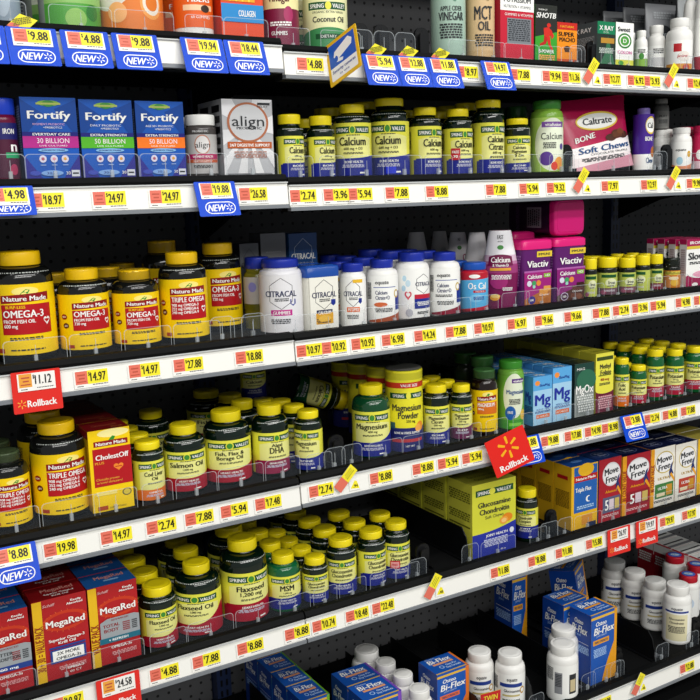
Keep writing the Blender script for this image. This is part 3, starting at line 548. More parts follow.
bottle('fish_oil_bottle', k, 109, 40, 266, 'dark wrapped bottle behind the gap before the wrapped Omega-3 one', s=.2, Yf=.12, front=False, els=om('720 mg'), wrap=True, **NMK)
bottle('fish_oil_bottle', k, 124, 38, 262, 'dark wrapped bottle deep behind the wrapped Omega-3 one', s=.2, Yf=.22, front=False, els=om('720 mg'), wrap=True, **NMK)
bottle('fish_oil_bottle', k, 164, 42, 240, 'tall dark bottle with wrapped cap behind the Triple Omega one', s=.2, Yf=.16, front=False, els=tri, wrap=True, **NMK)
NAVY = mat('1d2f8c', .3); NAVYC = mat('1c2f9c', .3)
def hexa(u, v, ru, rv, m, m2, t=.07):
    o = [(u+ru*math.sin(math.pi/3*i), v+rv*math.cos(math.pi/3*i)) for i in range(6)]; i_ = [(u+ru*(1-t)*math.sin(math.pi/3*i), v+rv*(1-t)*math.cos(math.pi/3*i)) for i in range(6)]
    return [('L', *o[i], *o[(i+1) % 6], .0009, m) for i in range(6)]
def citr(front, sub, col, bx=True, w=1.0):
    e = [('R', -2.4, 2.4, 0, 1, front)]+hexa(0, .68, .62*w, .27, INK, front, .05)+[('R', -.75*w, .75*w, .62, .74, front), ('T', 'CITRACAL', 0, .68, .105, 1.5*w, mat('1a2350'), True)]
    e += fine(-.3*w, .35*w, .6, .02, INK, 2)+[('R', -.5*w, .5*w, .30, .40, col), ('T', sub, 0, .35, .06, .8*w, WHITE, True), ('P', [(.42*w, .5), (.56*w, .46), (.70*w, .5), (.70*w, .58), (.42*w, .58)][:5], NAVY)]
    e += fine(-.5*w, .4*w, .24, .02, INK, 3)
    return e
bottle('calcium_gummy_jar', k, 281, 43, 257, 'wide white Citracal gummies bottle with a blue cap', s=.0, n=0, cat='jar', body=mat('d9d8dc', .25), cap=NAVYC, capr=.86, cap_h=.11, neck=.86, shoulder=.78, els=citr(mat('e4e3e6', .3), 'GUMMIES', mat('c02a8a')), lab=(.04, .80))
bottle('calcium_gummy_jar', k, 258, 28, 256, 'pale bottle with blue cap behind the wide gummies one', s=-.2, Yf=.11, n=0, front=False, cat='jar', body=mat('6e6a1e', .2), cap=NAVYC, capr=.86, els=[('R', -2, 2, .0, 1, mat('b9b7b4', .35)), ('R', -2, 2, 0, .18, mat('5c5a12', .3)), ('E', -.2, .7, .3, .15, C('8a8acc'))], lab=(.3, .74))
def tub_mesh(W, Dp, H, lidh, bodym, lidm, els, n=7, taper=.92, lidout=1.04, se=()):
    # returns body, lid builders; origin bottom centre of the front
    b = MB(); b.loft([(W/2*taper, Dp/2*taper, 0, 0, Dp/2), (W/2, Dp/2, H-lidh, 0, Dp/2)], bodym, n, 48)
    def P(u, v, off):
        t = taper+(1-taper)*v; return (u*W*t, Dp/2-Dp/2*t-off-.0003, v*(H-lidh))
    def PS(u, v, off):
        t = taper+(1-taper)*v; return (-W/2*t-off-.0003, Dp/2+(.5-u)*Dp*t, v*(H-lidh))
    printing(b, els, P, W, H-lidh); printing(b, se, PS, Dp, H-lidh)
    l = MB(); l.loft([(W/2*lidout, Dp/2*lidout, H-lidh, 0, Dp/2), (W/2*lidout, Dp/2*lidout, H-.004, 0, Dp/2), (W/2*lidout-.002, Dp/2*lidout-.002, H-.001, 0, Dp/2), (W/2*lidout-.005, Dp/2*lidout-.005, H, 0, Dp/2)], lidm, n, 48)
    l.loft([(W/2*lidout-.007, Dp/2*lidout-.007, H, 0, Dp/2), (W/2*lidout-.008, Dp/2*lidout-.008, H+.001, 0, Dp/2)], lidm, n, 48, False)
    return b, l
def tub(name, k, xl, xr, yt, Dp, lidh, words, bodym, lidm, els, Yf=.036, front=True, n=0, cat='tub', yaw=0, **kw):
    X, Y, W, H = loc_box(k, xl, xr, yt, Yf)
    root = empty(name, (X, Y, zdeck(k, X)), yaw); tag(root, words, cat)
    a, l = tub_mesh(W*.96, Dp, H, lidh, bodym, lidm, els, **kw); a.build('tub_body', root); l.build('lid', root)
    if front: FRONTS.append((k, X, W/2, words))
    for i in range(n): dup(root, (X, Y+(Dp*1.05+.004)*(i+1), zdeck(k, X)), words+', '+NTH[i+1])
    return root, X, Y, W, H
ce = []
for e in citr(mat('eceadf', .3), 'CALCIUM', mat('23284a'), w=.5):
    if e[0] == 'R' and e[1] == -1.2: e = ('R', -.46, .46, 0, 1, e[5])
    ce.append(e)
ce = [e if not (e[0] == 'R' and e[1] < -2) else ('R', -.44, .44, .0, 1, mat('eceadf', .3)) for e in ce]+[('R', -.27, .27, .14, .34, mat('e0a41c')), ('E', .0, .24, .2, .06, mat('eab840'))]
for px0, px1, yy_, words, fc, tc_ in ((241, 260, 241, 'dim grey Citracal carton at the back left of the gummies bottle', '6a6c70', '3a3c50'), (262, 287, 234, 'plain grey carton at the back behind the gummies bottle', '77777a', '505052'), (290, 318, 234, 'dark blue Citracal carton with hexagon at the back', '1c4a86', '2a6aa8')):
    e = hexa(0, .74, .36, .2, C('b8c8e0') if fc == '1c4a86' else C('4a4c50'), None)+[('T', 'CITRACAL', 0, .74, .07, .86, WHITE if fc == '1c4a86' else INK, True)] if fc != '77777a' else fine(-.3, .3, .8, .01, C('9a9a9c'), 1)
    box('calcium_box', 3, px0, px1, yy_, .05, words, mat(fc, .3), mat(tc_, .3), mat(tc_, .3), e, Yf=.20, front=False)
tub('calcium_tub', k, 307, 341, 267, .05, .02, 'squarish white Citracal tub with a metallic blue lid', mat('e2e0d4', .3), mat('1f4a9c', .2), ce, n=1, taper=.96)
bottle('calcium_bottle', k, 353, 26, 262, 'narrow white Citracal bottle with blue cap and orange bar', s=.0, n=1, body=WB, cap=NAVYC, capr=.84, cap_h=.13, neck=.84, shoulder=.74, els=citr(WHITE, 'PETITES', mat('e0682a'))+[('R', .0, .8, .90, .97, mat('e8b82c'))], lab=(.02, .78))
def eq(col, dot):
    return [('R', -1.3, 1.7, 0, 1, WHITE), ('T', 'equate', -.15, .86, .085, .85, INK, True), ('R', -.7, .8, .74, .755, mat('2a4a9c')), ('T', 'Calcium', -.2, .64, .085, .75, mat('1c2a5c'), True), ('T', 'Citrate+D', -.12, .53, .085, .9, mat('1c2a5c'), True),
            ('W', -1.1, 1.7, lambda u: 0, lambda u: .04+.09*(u+1.1)**1.2*.6, col), ('W', .75, 1.7, lambda u: .25, lambda u: .65, NAVY), ('E', .85, .6, .2, .09, mat('c8a84c')), ('E', .85, .6, .13, .06, WHITE)]+([('E', -.25, .38, .42, .05, mat('d0683c'))] if dot else fine(-.7, .4, .44, .02, INK, 2))+fine(-.6, .5, .3, .02, INK, 3)+fine(-1.2, -.85, .85, .02, INK, 12)
bottle('calcium_bottle', k, 382, 32, 258, 'white Equate bottle with an orange oval and brown foot'.replace('Equate ', ''), s=.15, n=3, body=WB, cap=NAVYC, capr=.72, cap_h=.13, neck=.85, shoulder=.74, els=eq(mat('a8502c'), True), lab=(.03, .76))
bottle('calcium_bottle', k, 411.5, 35.5, 251, 'white bottle with hexagon logo and red heart, blue cap', s=.3, n=2, body=WB, cap=NAVYC, capr=.74, cap_h=.13, neck=.85, shoulder=.74,
       els=[('R', -2, 2, 0, 1, WHITE)]+hexa(.42, .70, .5, .20, INK, WHITE, .06)+[('R', .1, 1.0, .655, .745, WHITE), ('T', 'CITRACAL', .48, .70, .085, 1.15, mat('1a2350'), True), ('E', -.7, .82, .12, .06, mat('b8d8e8')), ('E', -.5, .72, .14, .07, mat('c8e0ec')), ('E', -.75, .62, .12, .06, mat('b8d8e8')), heart(-.5, .48, .2, mat('d85060'), .5), heart(-.5, .49, .11, WHITE, .5), ('R', -.15, 1.1, .4, .49, mat('c02038')), ('R', -.15, 1.1, .2, .4, NAVY), ('E', -.45, .12, .2, .08, C('b8b8c0'))]+fine(0, .9, .34, .02, WHITE, 3)+fine(0, .8, .14, .02, INK, 2), lab=(.03, .76))
bottle('calcium_bottle', k, 444.5, 31, 251, 'white bottle with dark red swoosh left of the sky blue one', s=.1, n=2, body=WB, cap=NAVYC, capr=.74, cap_h=.13, neck=.85, shoulder=.74, els=eq(mat('8c1c34'), False), lab=(.03, .76))
bottle('calcium_bottle', k, 474, 28, 261, 'sky blue and red bottle reading Os Cal, royal blue cap', s=.15, n=1, body=mat('b81c30', .3), cap=mat('1a4fae', .3), capr=.86, cap_h=.14, neck=.84, shoulder=.76,
       els=[('R', -2.5, 2.5, 0, 1, mat('b81c30', .3)), ('W', -2.5, 2.5, lambda u: .12+.04*u, lambda u: .84+.02*u, mat('58b0e0', .3)), ('T', 'Os Cal', .1, .68, .17, 1.35, WHITE, True), ('R', -.2, .8, .5, .56, mat('b81c30')), ('T', 'CALCIUM', .3, .53, .035, .7, WHITE), ('E', -.1, .92, .4, .05, WHITE), ('E', .0, .36, .5, .1, mat('7cc4ea')), ('R', -2.5, 2.5, 0, .05, mat('7a1020'))]+fine(-.2, .6, .4, .02, NAVY, 3), lab=(.02, .80))
# tall liquid bottles
def liquid_parts(root, R, H, skin, els):
    fl = .62
    pr = [(.80, 0), (.86, .01), (.95, .2), (1.0, .42), (.98, .55), (.86, .68), (.70, .84), (.58, .985), (.55, 1.0)]
    b = MB(); secs = []
    import bisect
    def hw(t):
        for i in range(len(pr)-1):
            if pr[i][1] <= t <= pr[i+1][1]:
                a = (t-pr[i][1])/(pr[i+1][1]-pr[i][1]); return pr[i][0]*(1-a)+pr[i+1][0]*a
        return pr[-1][0]
    for i in range(31):
        t = i/30; secs.append((R*hw(t), R*hw(t)*fl, H*t))
    b.loft(secs, skin, 2.0, 40)
    def P(u, v, off):
        r = R*hw(v); return ((r+off)*math.sin(u), -(r*fl+off)*math.cos(u)-.0002, v*H)
    b.build('bottle_body', root); b = MB()
    # closely stepped sleeve
    printing(b, els, P, R, H); b.build('sleeve', root)
def liquid(k, cx, w, yt, Yf, words, skin, els, s=.1, front=False):
    X, Y, R, H = loc_cyl(k, cx, w, yt, Yf, .3); H *= 1.0
    root = empty('liquid_supplement_bottle', (X, Y, zdeck(k, X)), -math.atan2(X, Y+DC)+math.asin(s)); tag(root, words, 'bottle'); liquid_parts(root, R, H, skin, els)
    if front: FRONTS.append((k, X, R, words))
PL = mat('8a1c5c', .28); PLW = mat('e9e6ea', .28)
def grad_sleeve(full=True):
    e = []
    N = 26
    for i in range(N):
        t = i/N; v0, v1 = t*1.0, (i+1)/N
        if v0 < .46: h = '7a1650'
        elif v0 < .54: h = '9a3a74'
        elif v0 < .61: h = 'b878a0'
        elif v0 < .66: h = 'd2b4c8'
        else: h = 'eae8ec'
        e.append(('R', -2.9, 2.9, v0, v1, mat(h, .28)))
    return e
liquid(3, 500, 35, 230, .036, 'tall magenta bottle of liquid Calcium with a white top', PL, grad_sleeve()+[('T', 'FAST', .0, .92, .055, .5, INK, True), ('T', 'ABSORBING', .0, .865, .02, .4, INK), ('E', 0, .79, .22, .028, mat('3f8a3a')), ('W', -.75, .75, lambda u: .56, lambda u: .70-.05*u*u, mat('6e1244', .28)), ('T', 'Calcium', 0, .635, .07, 1.15, WHITE, True), ('T', '& Vitamin D', 0, .565, .035, .9, WHITE, True), ('R', -.6, .6, .495, .53, mat('e0a03a')), ('E', -.1, .36, .5, .1, mat('a02a70', .28)), ('E', -.35, .15, .3, .04, mat('f0a02a')), ('E', -.3, .17, .28, .025, mat('f8d070'))]+fine(-.5, .6, .44, .01, WHITE, 4)+fine(.1, .7, .28, .01, WHITE, 3), s=.05, front=True)
for i, (cx, w, yt, yf) in enumerate(((417, 26, 232, .30), (440, 22, 231, .33), (458, 26, 232, .22), (477, 27, 232, .13))):
    liquid(3, cx, w, yt, yf, ['faded grey tall liquid bottle, leftmost of the four behind', 'pale grey tall liquid bottle, second of those behind', 'tall liquid bottle reading FAST behind the sky blue bottle', 'tall grey-white liquid bottle next to the magenta one'][i], mat('dcdadc', .3) if i != 2 else PLW,
           ([('W', -2, 2, lambda u: .1, lambda u: .58, mat('8a6078', .3))] if i != 3 else [('W', -2, 2, lambda u: 0, lambda u: .6, mat('b890a4', .3))])+([('T', 'FAST', .1, .9, .045, .32, INK, True), ('E', .1, .78, .22, .03, mat('3f8a3a')), ('T', 'C', .5, .64, .1, .3, mat('a02a60'), True)] if i == 2 else [('E', .2, .72, .2, .04, C('d8d8dc'))]), s=.1)
VP = mat('5c1a66', .3); VPK = mat('d81c74', .3)
def via(cara):
    lo = 'b0682a' if cara else '4a2418'
    return [('R', -.47, .47, 0, .62, mat('a02078' if cara else '8a1c74', .3)), ('W', -.47, .47, lambda u: .60, lambda u: .63, mat('b060a8')), ('R', -.05, .46, .86, .96, mat('e8c83c')), ('T', 'IMMUNE', .2, .91, .045, .4, INK, True),
            ('T', 'Viactiv', -.02, .75, .12, .72, WHITE, True), ('T', 'Calcium', -.12, .53, .075, .5, WHITE, True), ('R', .2, .44, .5, .57, mat('8ab83c')), ('T', '+D', .32, .535, .04, .16, WHITE, True),
            ('E', -.3, .41, .08, .05, mat('d8d8e8')), ('E', -.14, .41, .07, .045, mat('3fa060')), ('E', .02, .41, .08, .05, mat('e08a3c')), ('E', -.14, .35, .05, .03, mat('9ad0c0')),
            ('W', -.47, .47, lambda u: 0, lambda u: .14+.2*(u+.47), mat(lo, .3)), ('R', .05, .35, .18, .30, mat('d8923c' if cara else '5c3020')), ('R', .2, .44, .26, .35, mat('e0a04c' if cara else '3a1a10')), ('R', .0, .3, .08, .16, mat('c07a2c' if cara else '6a3a28')), ('E', .3, .1, .1, .05, mat('a86020' if cara else '7a4a34')),
            ('E', -.22, .12, .13, .07, mat('d8d0e8') if not cara else mat('3a3a90')), ('E', -.22, .12, .11, .06, mat('3a2a80' if cara else '4a2040')), ('T', '100', -.22, .12, .04, .12, WHITE, True), ('T', 'Caramel' if cara else 'Chocolate', .22, .20, .035, .34, WHITE, False, .3)]
VS = fine(.1, .9, .9, .03, mat('9a6aa8'), 12)
tub('chew_tub', k, 522.5, 553.5, 241, .062, .019, 'purple Viactiv caramel chew tub with magenta lid'.replace('Viactiv ', ''), VP, VPK, via(True), taper=.93, se=VS)
root2, vx, vy, vW, vH = tub('chew_tub', k, 555, 587, 239, .062, .017, 'purple chocolate chew tub with magenta lid, under the lying tub', VP, VPK, via(False), taper=.93, se=VS)
tub('chew_tub', k, 513, 536, 233, .062, .017, 'chew tub behind the caramel one, magenta lid corner showing', VP, VPK, [], Yf=.115, front=False, taper=.93)
tub('chew_tub', k, 547, 569, 234, .06, .017, 'chew tub behind the chocolate one, hidden under the lying tub', VP, VPK, [], Yf=.115, front=False, taper=.93)
X0 = atY(570, 219, .05)
a, l = tub_mesh(.085, .075, .15, .016, mat('2c1030', .3), mat('d81878', .3), [], taper=.93, se=[('R', .2, .8, .45, .8, C('8c8690'))]+fine(.25, .75, .76, .03, INK, 7)+fine(.1, .9, .3, .02, C('5a3a60'), 3))
zt = zdeck(3, vx)+vH+.003
root = empty('chew_tub', (X0.x, .055, zt+.0), 0); ro = root
# lying on its side: the lid looks out of the shelf
root.rotation_euler = (math.radians(90), 0, 0); root.location = (X0.x, .055+.145, zt+.003)
tag(root, 'chew tub lying on its side on top, magenta lid facing out', 'tub'); a.build('tub_body', root); l.build('lid', root)
sg = lambda col: [('R', -2.4, 2.4, 0, 1, mat('b9c45a', .35)), ('R', -.8, .8, .78, .92, GRN), ('E', .2, .55, .6, .2, mat('dfe3b8', .35)), ('T', 'Iron', .25, .56, .16, .7, INK, True), ('R', -1.3, 1.3, 0, .30, col), ('E', -.6, .1, .3, .1, mat('a05070')), ('R', -.2, .5, .38, .42, INK)]+fine(-.5, .6, .22, .03, C('d8d0d8'), 2)
GB = dict(body=mat('171a14', .15, coat=.3), cap=YCAP, cap_h=.25, neck=.74, shoulder=.68, lab=(.08, .62))
for cx, w, yt, s, col, words in ((590, 14, 258, .2, mat('b9c45a', .35), 'small gummy jar beside the chocolate chew tub, cropped label'), (607, 20.5, 256, .25, mat('6a4a58', .35), 'small gummy jar, second from the chew tubs'), (627, 17.5, 257, .2, mat('7a4a58', .35), 'small gummy jar, third from the chew tubs'), (642.5, 15.5, 254.5, -.4, mat('b9c45a', .35), 'small gummy jar turned to show its fine print'), (656, 14, 253.5, .2, mat('7a2030', .35), 'small gummy jar with dark red foot beside the wrapped one')):
    bottle('small_gummy_jar', k, cx, w, yt, words, s=s, n=2, cat='jar', els=sg(col), capr=.95, **GB)
bottle('small_gummy_jar', k, 671.5, 18, 257, 'shrink wrapped gummy jar with an orange label', s=.2, n=1, cat='jar', els=[('R', -2.2, 2.2, 0, 1, mat('c87a2a', .35)), ('R', -1, 1, .75, .95, mat('d8c850', .35)), ('E', .2, .3, .5, .2, mat('e0b040')), ('E', .1, .55, .6, .1, mat('e8d8b0'))], capr=.9, wrap=True, **{**GB, 'cap': BOTG})
fe = [('P', [(-.5, .0), (-.5, .25), (.0, .42), (.5, .3), (.5, 0)], mat('a0104c')), ('R', -.5, .5, .86, 1, mat('a0104c')), ('R', -.5, .5, .80, .86, mat('d8c040')), ('T', 'IRON', -.2, .93, .06, .4, WHITE, True), ('T', 'Slow Fe', .0, .66, .15, .9, INK, True), ('E', .0, .3, .45, .10, WHITE), ('E', .1, .28, .38, .07, mat('e8a0b8')), ('E', -.2, .07, .1, .04, WHITE)]+fine(-.4, .4, .54, .02, INK, 2)
box('iron_box', k, 686, 716, 240, .02, 'white and crimson Slow Fe box at the right of the third shelf', WHITE, mat('d8d0d0', .35), mat('a0104c', .35), fe, [('R', 0, 1, .9, 1, mat('a0104c'))]+fine(.2, .8, .8, .03, C('a08a8a'), 12), n=3, gap=.010, dx=-.003)
# ================= SHELF 4 =================
k = 4
NMK2 = {**NMK, 'lab': (.06, .70), 'shoulder': .72, 'neck': .86, 'cap_h': .12}
bottle('fish_oil_bottle', k, 7, 46, 447, 'Triple Omega bottle with a shrink wrapped cap at the left end', s=.3, n=1, els=tri, wrap=True, **{**NMK2, 'cap': mat('4a5a3a', .3)})
r1 = bottle('fish_oil_bottle', k, 59, 56, 416, 'large Triple Omega bottle left of the red and yellow carton', s=.25, n=1, els=tri, **NMK2)
NMB = NMY
fe = [('R', -.5, .5, 0, 1, NMY), ('E', .1, .95, .38, .05, mat('fbeea0')), leaf(.06, .88, .09, .035), ('R', -.38, .44, .80, .865, mat('8e1016', .33)), ('T', 'Nature Made', .03, .832, .042, .72, WHITE, True), ('R', -.42, .5, .31, .775, NMR),
      ('T', 'CholestOff', .04, .67, .065, .80, WHITE, True), ('T', 'PLUS', -.27, .60, .032, .22, mat('e8a02c'), True), heart(.18, .53, .12, mat('f08a2c'), .42), ('R', .1, .26, .525, .535, NMR), ('T', 'Clinically proven', -.1, .40, .028, .55, mat('f0c040')), ('T', 'to lower cholesterol', -.06, .36, .028, .62, mat('f0c040')), ('R', -.4, .1, .2, .25, mat('f4e07a')), ('E', .34, .20, .11, .045, mat('1a3a3a')), ('E', .34, .20, .09, .035, mat('d8c040')), ('R', -.38, -.14, .02, .07, mat('b0481c')), ('T', '210 SOFTGELS', .1, .04, .02, .4, INK)]
te = [('R', -.5, .5, .0, 1, mat('7a1016', .35)), ('R', -.44, .44, .88, .99, mat('8e1016')), ('T', 'CholestOff', .0, .45, .18, .6, mat('c0603c')), ('T', 'PLUS', .25, .2, .1, .25, mat('d8923c'))]
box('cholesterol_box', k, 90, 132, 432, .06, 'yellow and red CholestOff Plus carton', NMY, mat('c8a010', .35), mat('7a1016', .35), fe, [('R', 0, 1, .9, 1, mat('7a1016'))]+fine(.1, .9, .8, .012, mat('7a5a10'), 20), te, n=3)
bottle('cod_liver_bottle', k, 148.5, 31, 437, 'small bottle of Cod Liver oil with orange foot', s=.35, n=3, els=sv([('Cod Liver', .11, 1.3), ('Oil', .08, .4)], ORB, 'OMEGA', low=.27, rise=.02), capr=.82, cap_h=.125, lab=(.03, .70), shoulder=.74, neck=.86, **SVK)
S1 = dict(capr=.64, cap_h=.135, lab=(.05, .64), shoulder=.68, neck=.84, **SVK)
bottle('cod_liver_bottle', k, 152, 36, 407, 'large dark bottle standing deep behind the cod liver oil', s=.1, Yf=.22, n=0, front=False, els=sv([('Fish Oil', .11, 1.2)], REDB), **S1)
bottle('salmon_oil_bottle', k, 184.5, 42, 420, 'bottle of Salmon Oil with a dark red foot', s=.1, n=0, els=sv([('Salmon Oil', .115, 1.7)], REDB, 'HEART HEALTH', '1,000 mg', low=.33, rise=.03), **S1)
bottle('fish_oil_bottle', k, 227, 47, 406, 'bottle of Fish, Flax and Borage Oil on the fourth shelf', s=.1, n=0, els=sv([('Fish, Flax &', .085, 1.25), ('Borage Oil', .085, 1.15)], REDB, 'HEART HEALTH', None, low=.30, rise=.05), **S1)
for cx, w, yt, yf, words in ((207, 40, 387, .315, 'dark large bottle deepest behind the salmon oil'), (231, 36, 391, .225, 'yellow-capped bottle far behind the fish, flax and borage oil'), (243, 34, 397, .135, 'yellow-capped bottle behind the fish, flax and borage oil')):
    bottle('fish_oil_bottle', k, cx, w, yt, words, s=.1, Yf=yf, n=0, front=False, els=sv([('Fish Oil', .11, 1.2)], REDB), **S1)
bottle('dha_bottle', k, 270, 37, 401, 'bottle of DHA with a maroon foot', s=.35, n=0, els=sv([('Algal', .07, .6), ('DHA', .14, .8)], MAR, 'BRAIN HEALTH', None, low=.33, rise=.0), **S1)
for cx, w, yt, yf, words in ((264, 32, 396, .21, 'yellow-capped bottle far behind the DHA bottle'), (282, 30, 397, .135, 'yellow-capped bottle close behind the DHA bottle, to its right')):
    bottle('dha_bottle', k, cx, w, yt, words, s=.1, Yf=yf, n=0, front=False, els=sv([('DHA', .14, .8)], MAR), **S1)
bottle('magnesium_bottle', k, 308.5, 28, 407, 'slim magnesium bottle right of the DHA bottle', s=-.25, n=1, els=sv([('Magnesium', .10, 1.6), ('400 mg', .055, .5)], BLUEB, 'BONE', None, low=.30, rise=.04), capr=.76, cap_h=.12, lab=(.03, .70), shoulder=.74, neck=.86, **{**SVK})
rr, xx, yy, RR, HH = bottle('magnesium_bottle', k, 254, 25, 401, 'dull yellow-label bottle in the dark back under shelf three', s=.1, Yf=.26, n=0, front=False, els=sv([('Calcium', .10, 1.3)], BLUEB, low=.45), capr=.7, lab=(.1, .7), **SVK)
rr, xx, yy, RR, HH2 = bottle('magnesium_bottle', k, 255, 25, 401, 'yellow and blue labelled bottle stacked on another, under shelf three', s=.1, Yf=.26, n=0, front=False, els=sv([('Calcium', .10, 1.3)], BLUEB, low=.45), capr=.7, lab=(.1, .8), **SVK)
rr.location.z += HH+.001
# toppled bottle at the back
X, Y, R, H = loc_cyl(4, 312, 46, 372, .22); q = atY(296, 372, .30)
root = empty('toppled_bottle', (q.x-.01, .30, zdeck(4, q.x)+.105), 0); root.rotation_euler = (math.radians(8), math.radians(112), math.radians(0)); tag(root, 'bottle tipped over at the back, cap to the left', 'bottle')
bottle_parts(root, .029, .125, .75, BOTG, YCAPb, sv([('Calcium', .12, 1.3)], GRN), lab=(.03, .64)); TOP = root
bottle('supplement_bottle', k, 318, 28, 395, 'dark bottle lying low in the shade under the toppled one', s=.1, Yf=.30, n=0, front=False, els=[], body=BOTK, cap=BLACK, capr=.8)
bottle('magnesium_bottle', k, 371, 38, 381, 'green bottle of Magnesium before the tall powder canisters', s=.05, n=0, els=sv([('Magnesium', .115, 1.75)], BLUEB, 'NERVE & MUSCLE HEALTH', '400 mg', low=.31, rise=.10), capr=.63, cap_h=.13, lab=(.03, .66), shoulder=.70, neck=.84, body=mat('0f4426', .12, coat=.5), cap=YCAP)
cn = [('R', -2.9, 2.9, .0, 1, mat('e9e02e', .35)), ('R', -2.9, 2.9, .90, .985, mat('c9c22a', .35)), ('R', -2.9, 2.9, .80, .87, mat('c8301c', .35)), ('T', 'VALUE SIZE', .3, .835, .035, .95, WHITE, True), ('R', -.8, 1.2, .67, .74, GRN), ('E', .25, .705, .13, .05, LIME), ('T', 'SPRING', -.3, .705, .04, .62, WHITE, True), ('T', 'VALLEY', .78, .705, .04, .6, WHITE, True),
      ('T', 'Magnesium', .2, .56, .085, 1.7, INK, True), ('T', 'Powder', .25, .46, .085, 1.15, INK, True), ('T', '350 mg', .35, .385, .035, .5, BLACK, True), ('R', -2.9, 2.9, 0, .30, mat('23286a', .35)), ('E', .95, .31, .25, .06, mat('e8902c')), ('E', .8, .29, .2, .05, mat('f0a84c')), ('R', -.9, -.5, .29, .37, C('2a5a6a')), ('T', 'BONE & STRESS SUPPORT', .2, .24, .03, 1.5, WHITE, True), ('R', -.7, 1.1, .12, .16, mat('b8343c')), ('T', 'NET WT', .3, .07, .025, .5, WHITE)]
bottle('powder_canister', k, 404, 37, 362, 'tall yellow Magnesium Powder canister with grey lid', s=.0, n=0, cat='canister', els=cn, body=mat('e9e02e', .35), cap=mat('5c5c58', .35), capr=.97, cap_h=.02, neck=.975, shoulder=.97, lab=(.0, .965), ribs=False)
bottle('powder_canister', k, 384, 34, 359, 'yellow powder canister second in the row, seen left of the front one', s=.4, Yf=.115, front=False, cat='canister', els=cn, body=mat('e9e02e', .35), cap=mat('5c5c58', .35), capr=.97, cap_h=.02, neck=.975, shoulder=.97, lab=(.0, .965), ribs=False)
bottle('powder_canister', k, 364, 32, 357, 'yellow powder canister third in the row', s=.3, Yf=.195, front=False, cat='canister', els=cn, body=mat('e9e02e', .35), cap=mat('5c5c58', .35), capr=.97, cap_h=.02, neck=.975, shoulder=.97, lab=(.0, .965), ribs=False)
bottle('powder_canister', k, 347, 30, 356, 'yellow powder canister at the back of the row, in shade', s=.3, Yf=.272, front=False, cat='canister', els=cn, body=mat('e9e02e', .35), cap=mat('5c5c58', .35), capr=.97, cap_h=.02, neck=.975, shoulder=.97, lab=(.0, .965), ribs=False)
S2 = dict(capr=.80, cap_h=.13, lab=(.03, .66), shoulder=.72, neck=.85, **SVK)
bottle('magnesium_bottle', k, 436, 26.5, 381, 'small dark bottle of Magnesium Citrate right of the powder canister', s=.1, n=2, els=sv([('Magnesium', .08, 1.3), ('Citrate', .08, .9)], BLUEB, 'BONE', '500 mg', low=.30, rise=.04), **S2)
bottle('magnesium_bottle', k, 461, 22.5, 381.5, 'small bottle with a purple-brown foot before the orange-label one', s=.1, n=2, els=sv([('Magnesium', .08, 1.3), ('& Potassium', .07, 1.2)], PURB, 'SLEEP', '250 mg', low=.33, rise=.04), **S2)
bottle('supplement_bottle', k, 456, 22, 363, 'dark wrapped lid of a bottle above the yellow caps, nearer the canister gap', s=.1, Yf=.22, n=0, front=False, els=sv([('Zinc', .1, .8)], PURB), wrap=True, **{**S2, 'cap': BOTG})
bottle('supplement_bottle', k, 439, 20, 361, 'dark wrapped lid furthest back behind the powder canister', s=.1, Yf=.28, n=0, front=False, els=sv([('Zinc', .1, .8)], PURB), wrap=True, **{**S2, 'cap': BOTG})
bottle('magnesium_bottle', k, 484, 27, 366, 'bottle with an orange Magnesium panel and wrapped green cap', s=.2, n=0, wrap=True, body=BOTB, cap=mat('3a6a34', .3), capr=.80, cap_h=.13, neck=.85, shoulder=.70, lab=(.06, .70), els=nm([('MAGNESIUM', .09, 1.15), ('400 mg', .05, .4)], None, False, mat('d8701c', .33)))
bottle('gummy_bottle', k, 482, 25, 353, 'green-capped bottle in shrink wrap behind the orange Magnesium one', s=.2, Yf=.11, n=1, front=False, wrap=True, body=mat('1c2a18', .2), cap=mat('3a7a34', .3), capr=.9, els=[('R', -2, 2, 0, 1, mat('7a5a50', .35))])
bottle('gummy_bottle', k, 510.5, 26.5, 357, 'green gummy bottle reading Magnesium with a blue medallion', s=.2, n=0, body=mat('6fa83e', .2), cap=mat('3c8f2c', .3), capr=.88, cap_h=.11, neck=.87, shoulder=.78, els=[('R', -2, 2, 0, 1, mat('6fae3a', .35)), ('E', .1, .62, .85, .42, mat('e2ead0', .35)), ('R', -.1, 1.0, .86, .94, mat('5a2a80')), ('T', 'vitafusion', .45, .90, .045, .9, WHITE, True), ('T', 'Magnesium', .25, .70, .085, 1.5, mat('1f4a8c'), True), ('R', -2, 2, 0, .17, mat('3f9a2c', .35)), ('E', -.2, .30, .4, .13, mat('1f5fae')), ('T', 'FREE', -.2, .31, .05, .4, WHITE, True), ('E', .9, .25, .3, .1, mat('e8c050')), ('R', -.3, .7, .05, .11, mat('7fd04c'))]+fine(-.3, .6, .56, .018, INK, 4), lab=(.02, .80))
mg = [('R', -.5, .5, 0, 1, mat('a4d0ec', .3)), ('R', -.5, .5, .72, 1, mat('5aa8e0', .3)), ('E', -.28, .87, .13, .05, mat('f0923c')), ('T', 'SlowMag', .1, .82, .055, .55, mat('1c3a90'), True), ('T', 'Mg', .0, .53, .23, .84, mat('1f2f9c'), True), ('T', 'MUSCLE + HEART', .05, .32, .04, .75, mat('1c3a90')), ('R', -.35, .38, .14, .22, mat('e0703c')), ('T', '60 TABLETS', .0, .18, .035, .6, WHITE)]+fine(-.4, .4, .29, .015, mat('2a4a90'), 2)
te = [('R', -.5, .5, 0, 1, mat('4a98d8', .3)), ('T', 'Mg', 0, .5, .5, .4, WHITE, True)]
BLm = mat('4a98d8', .3)
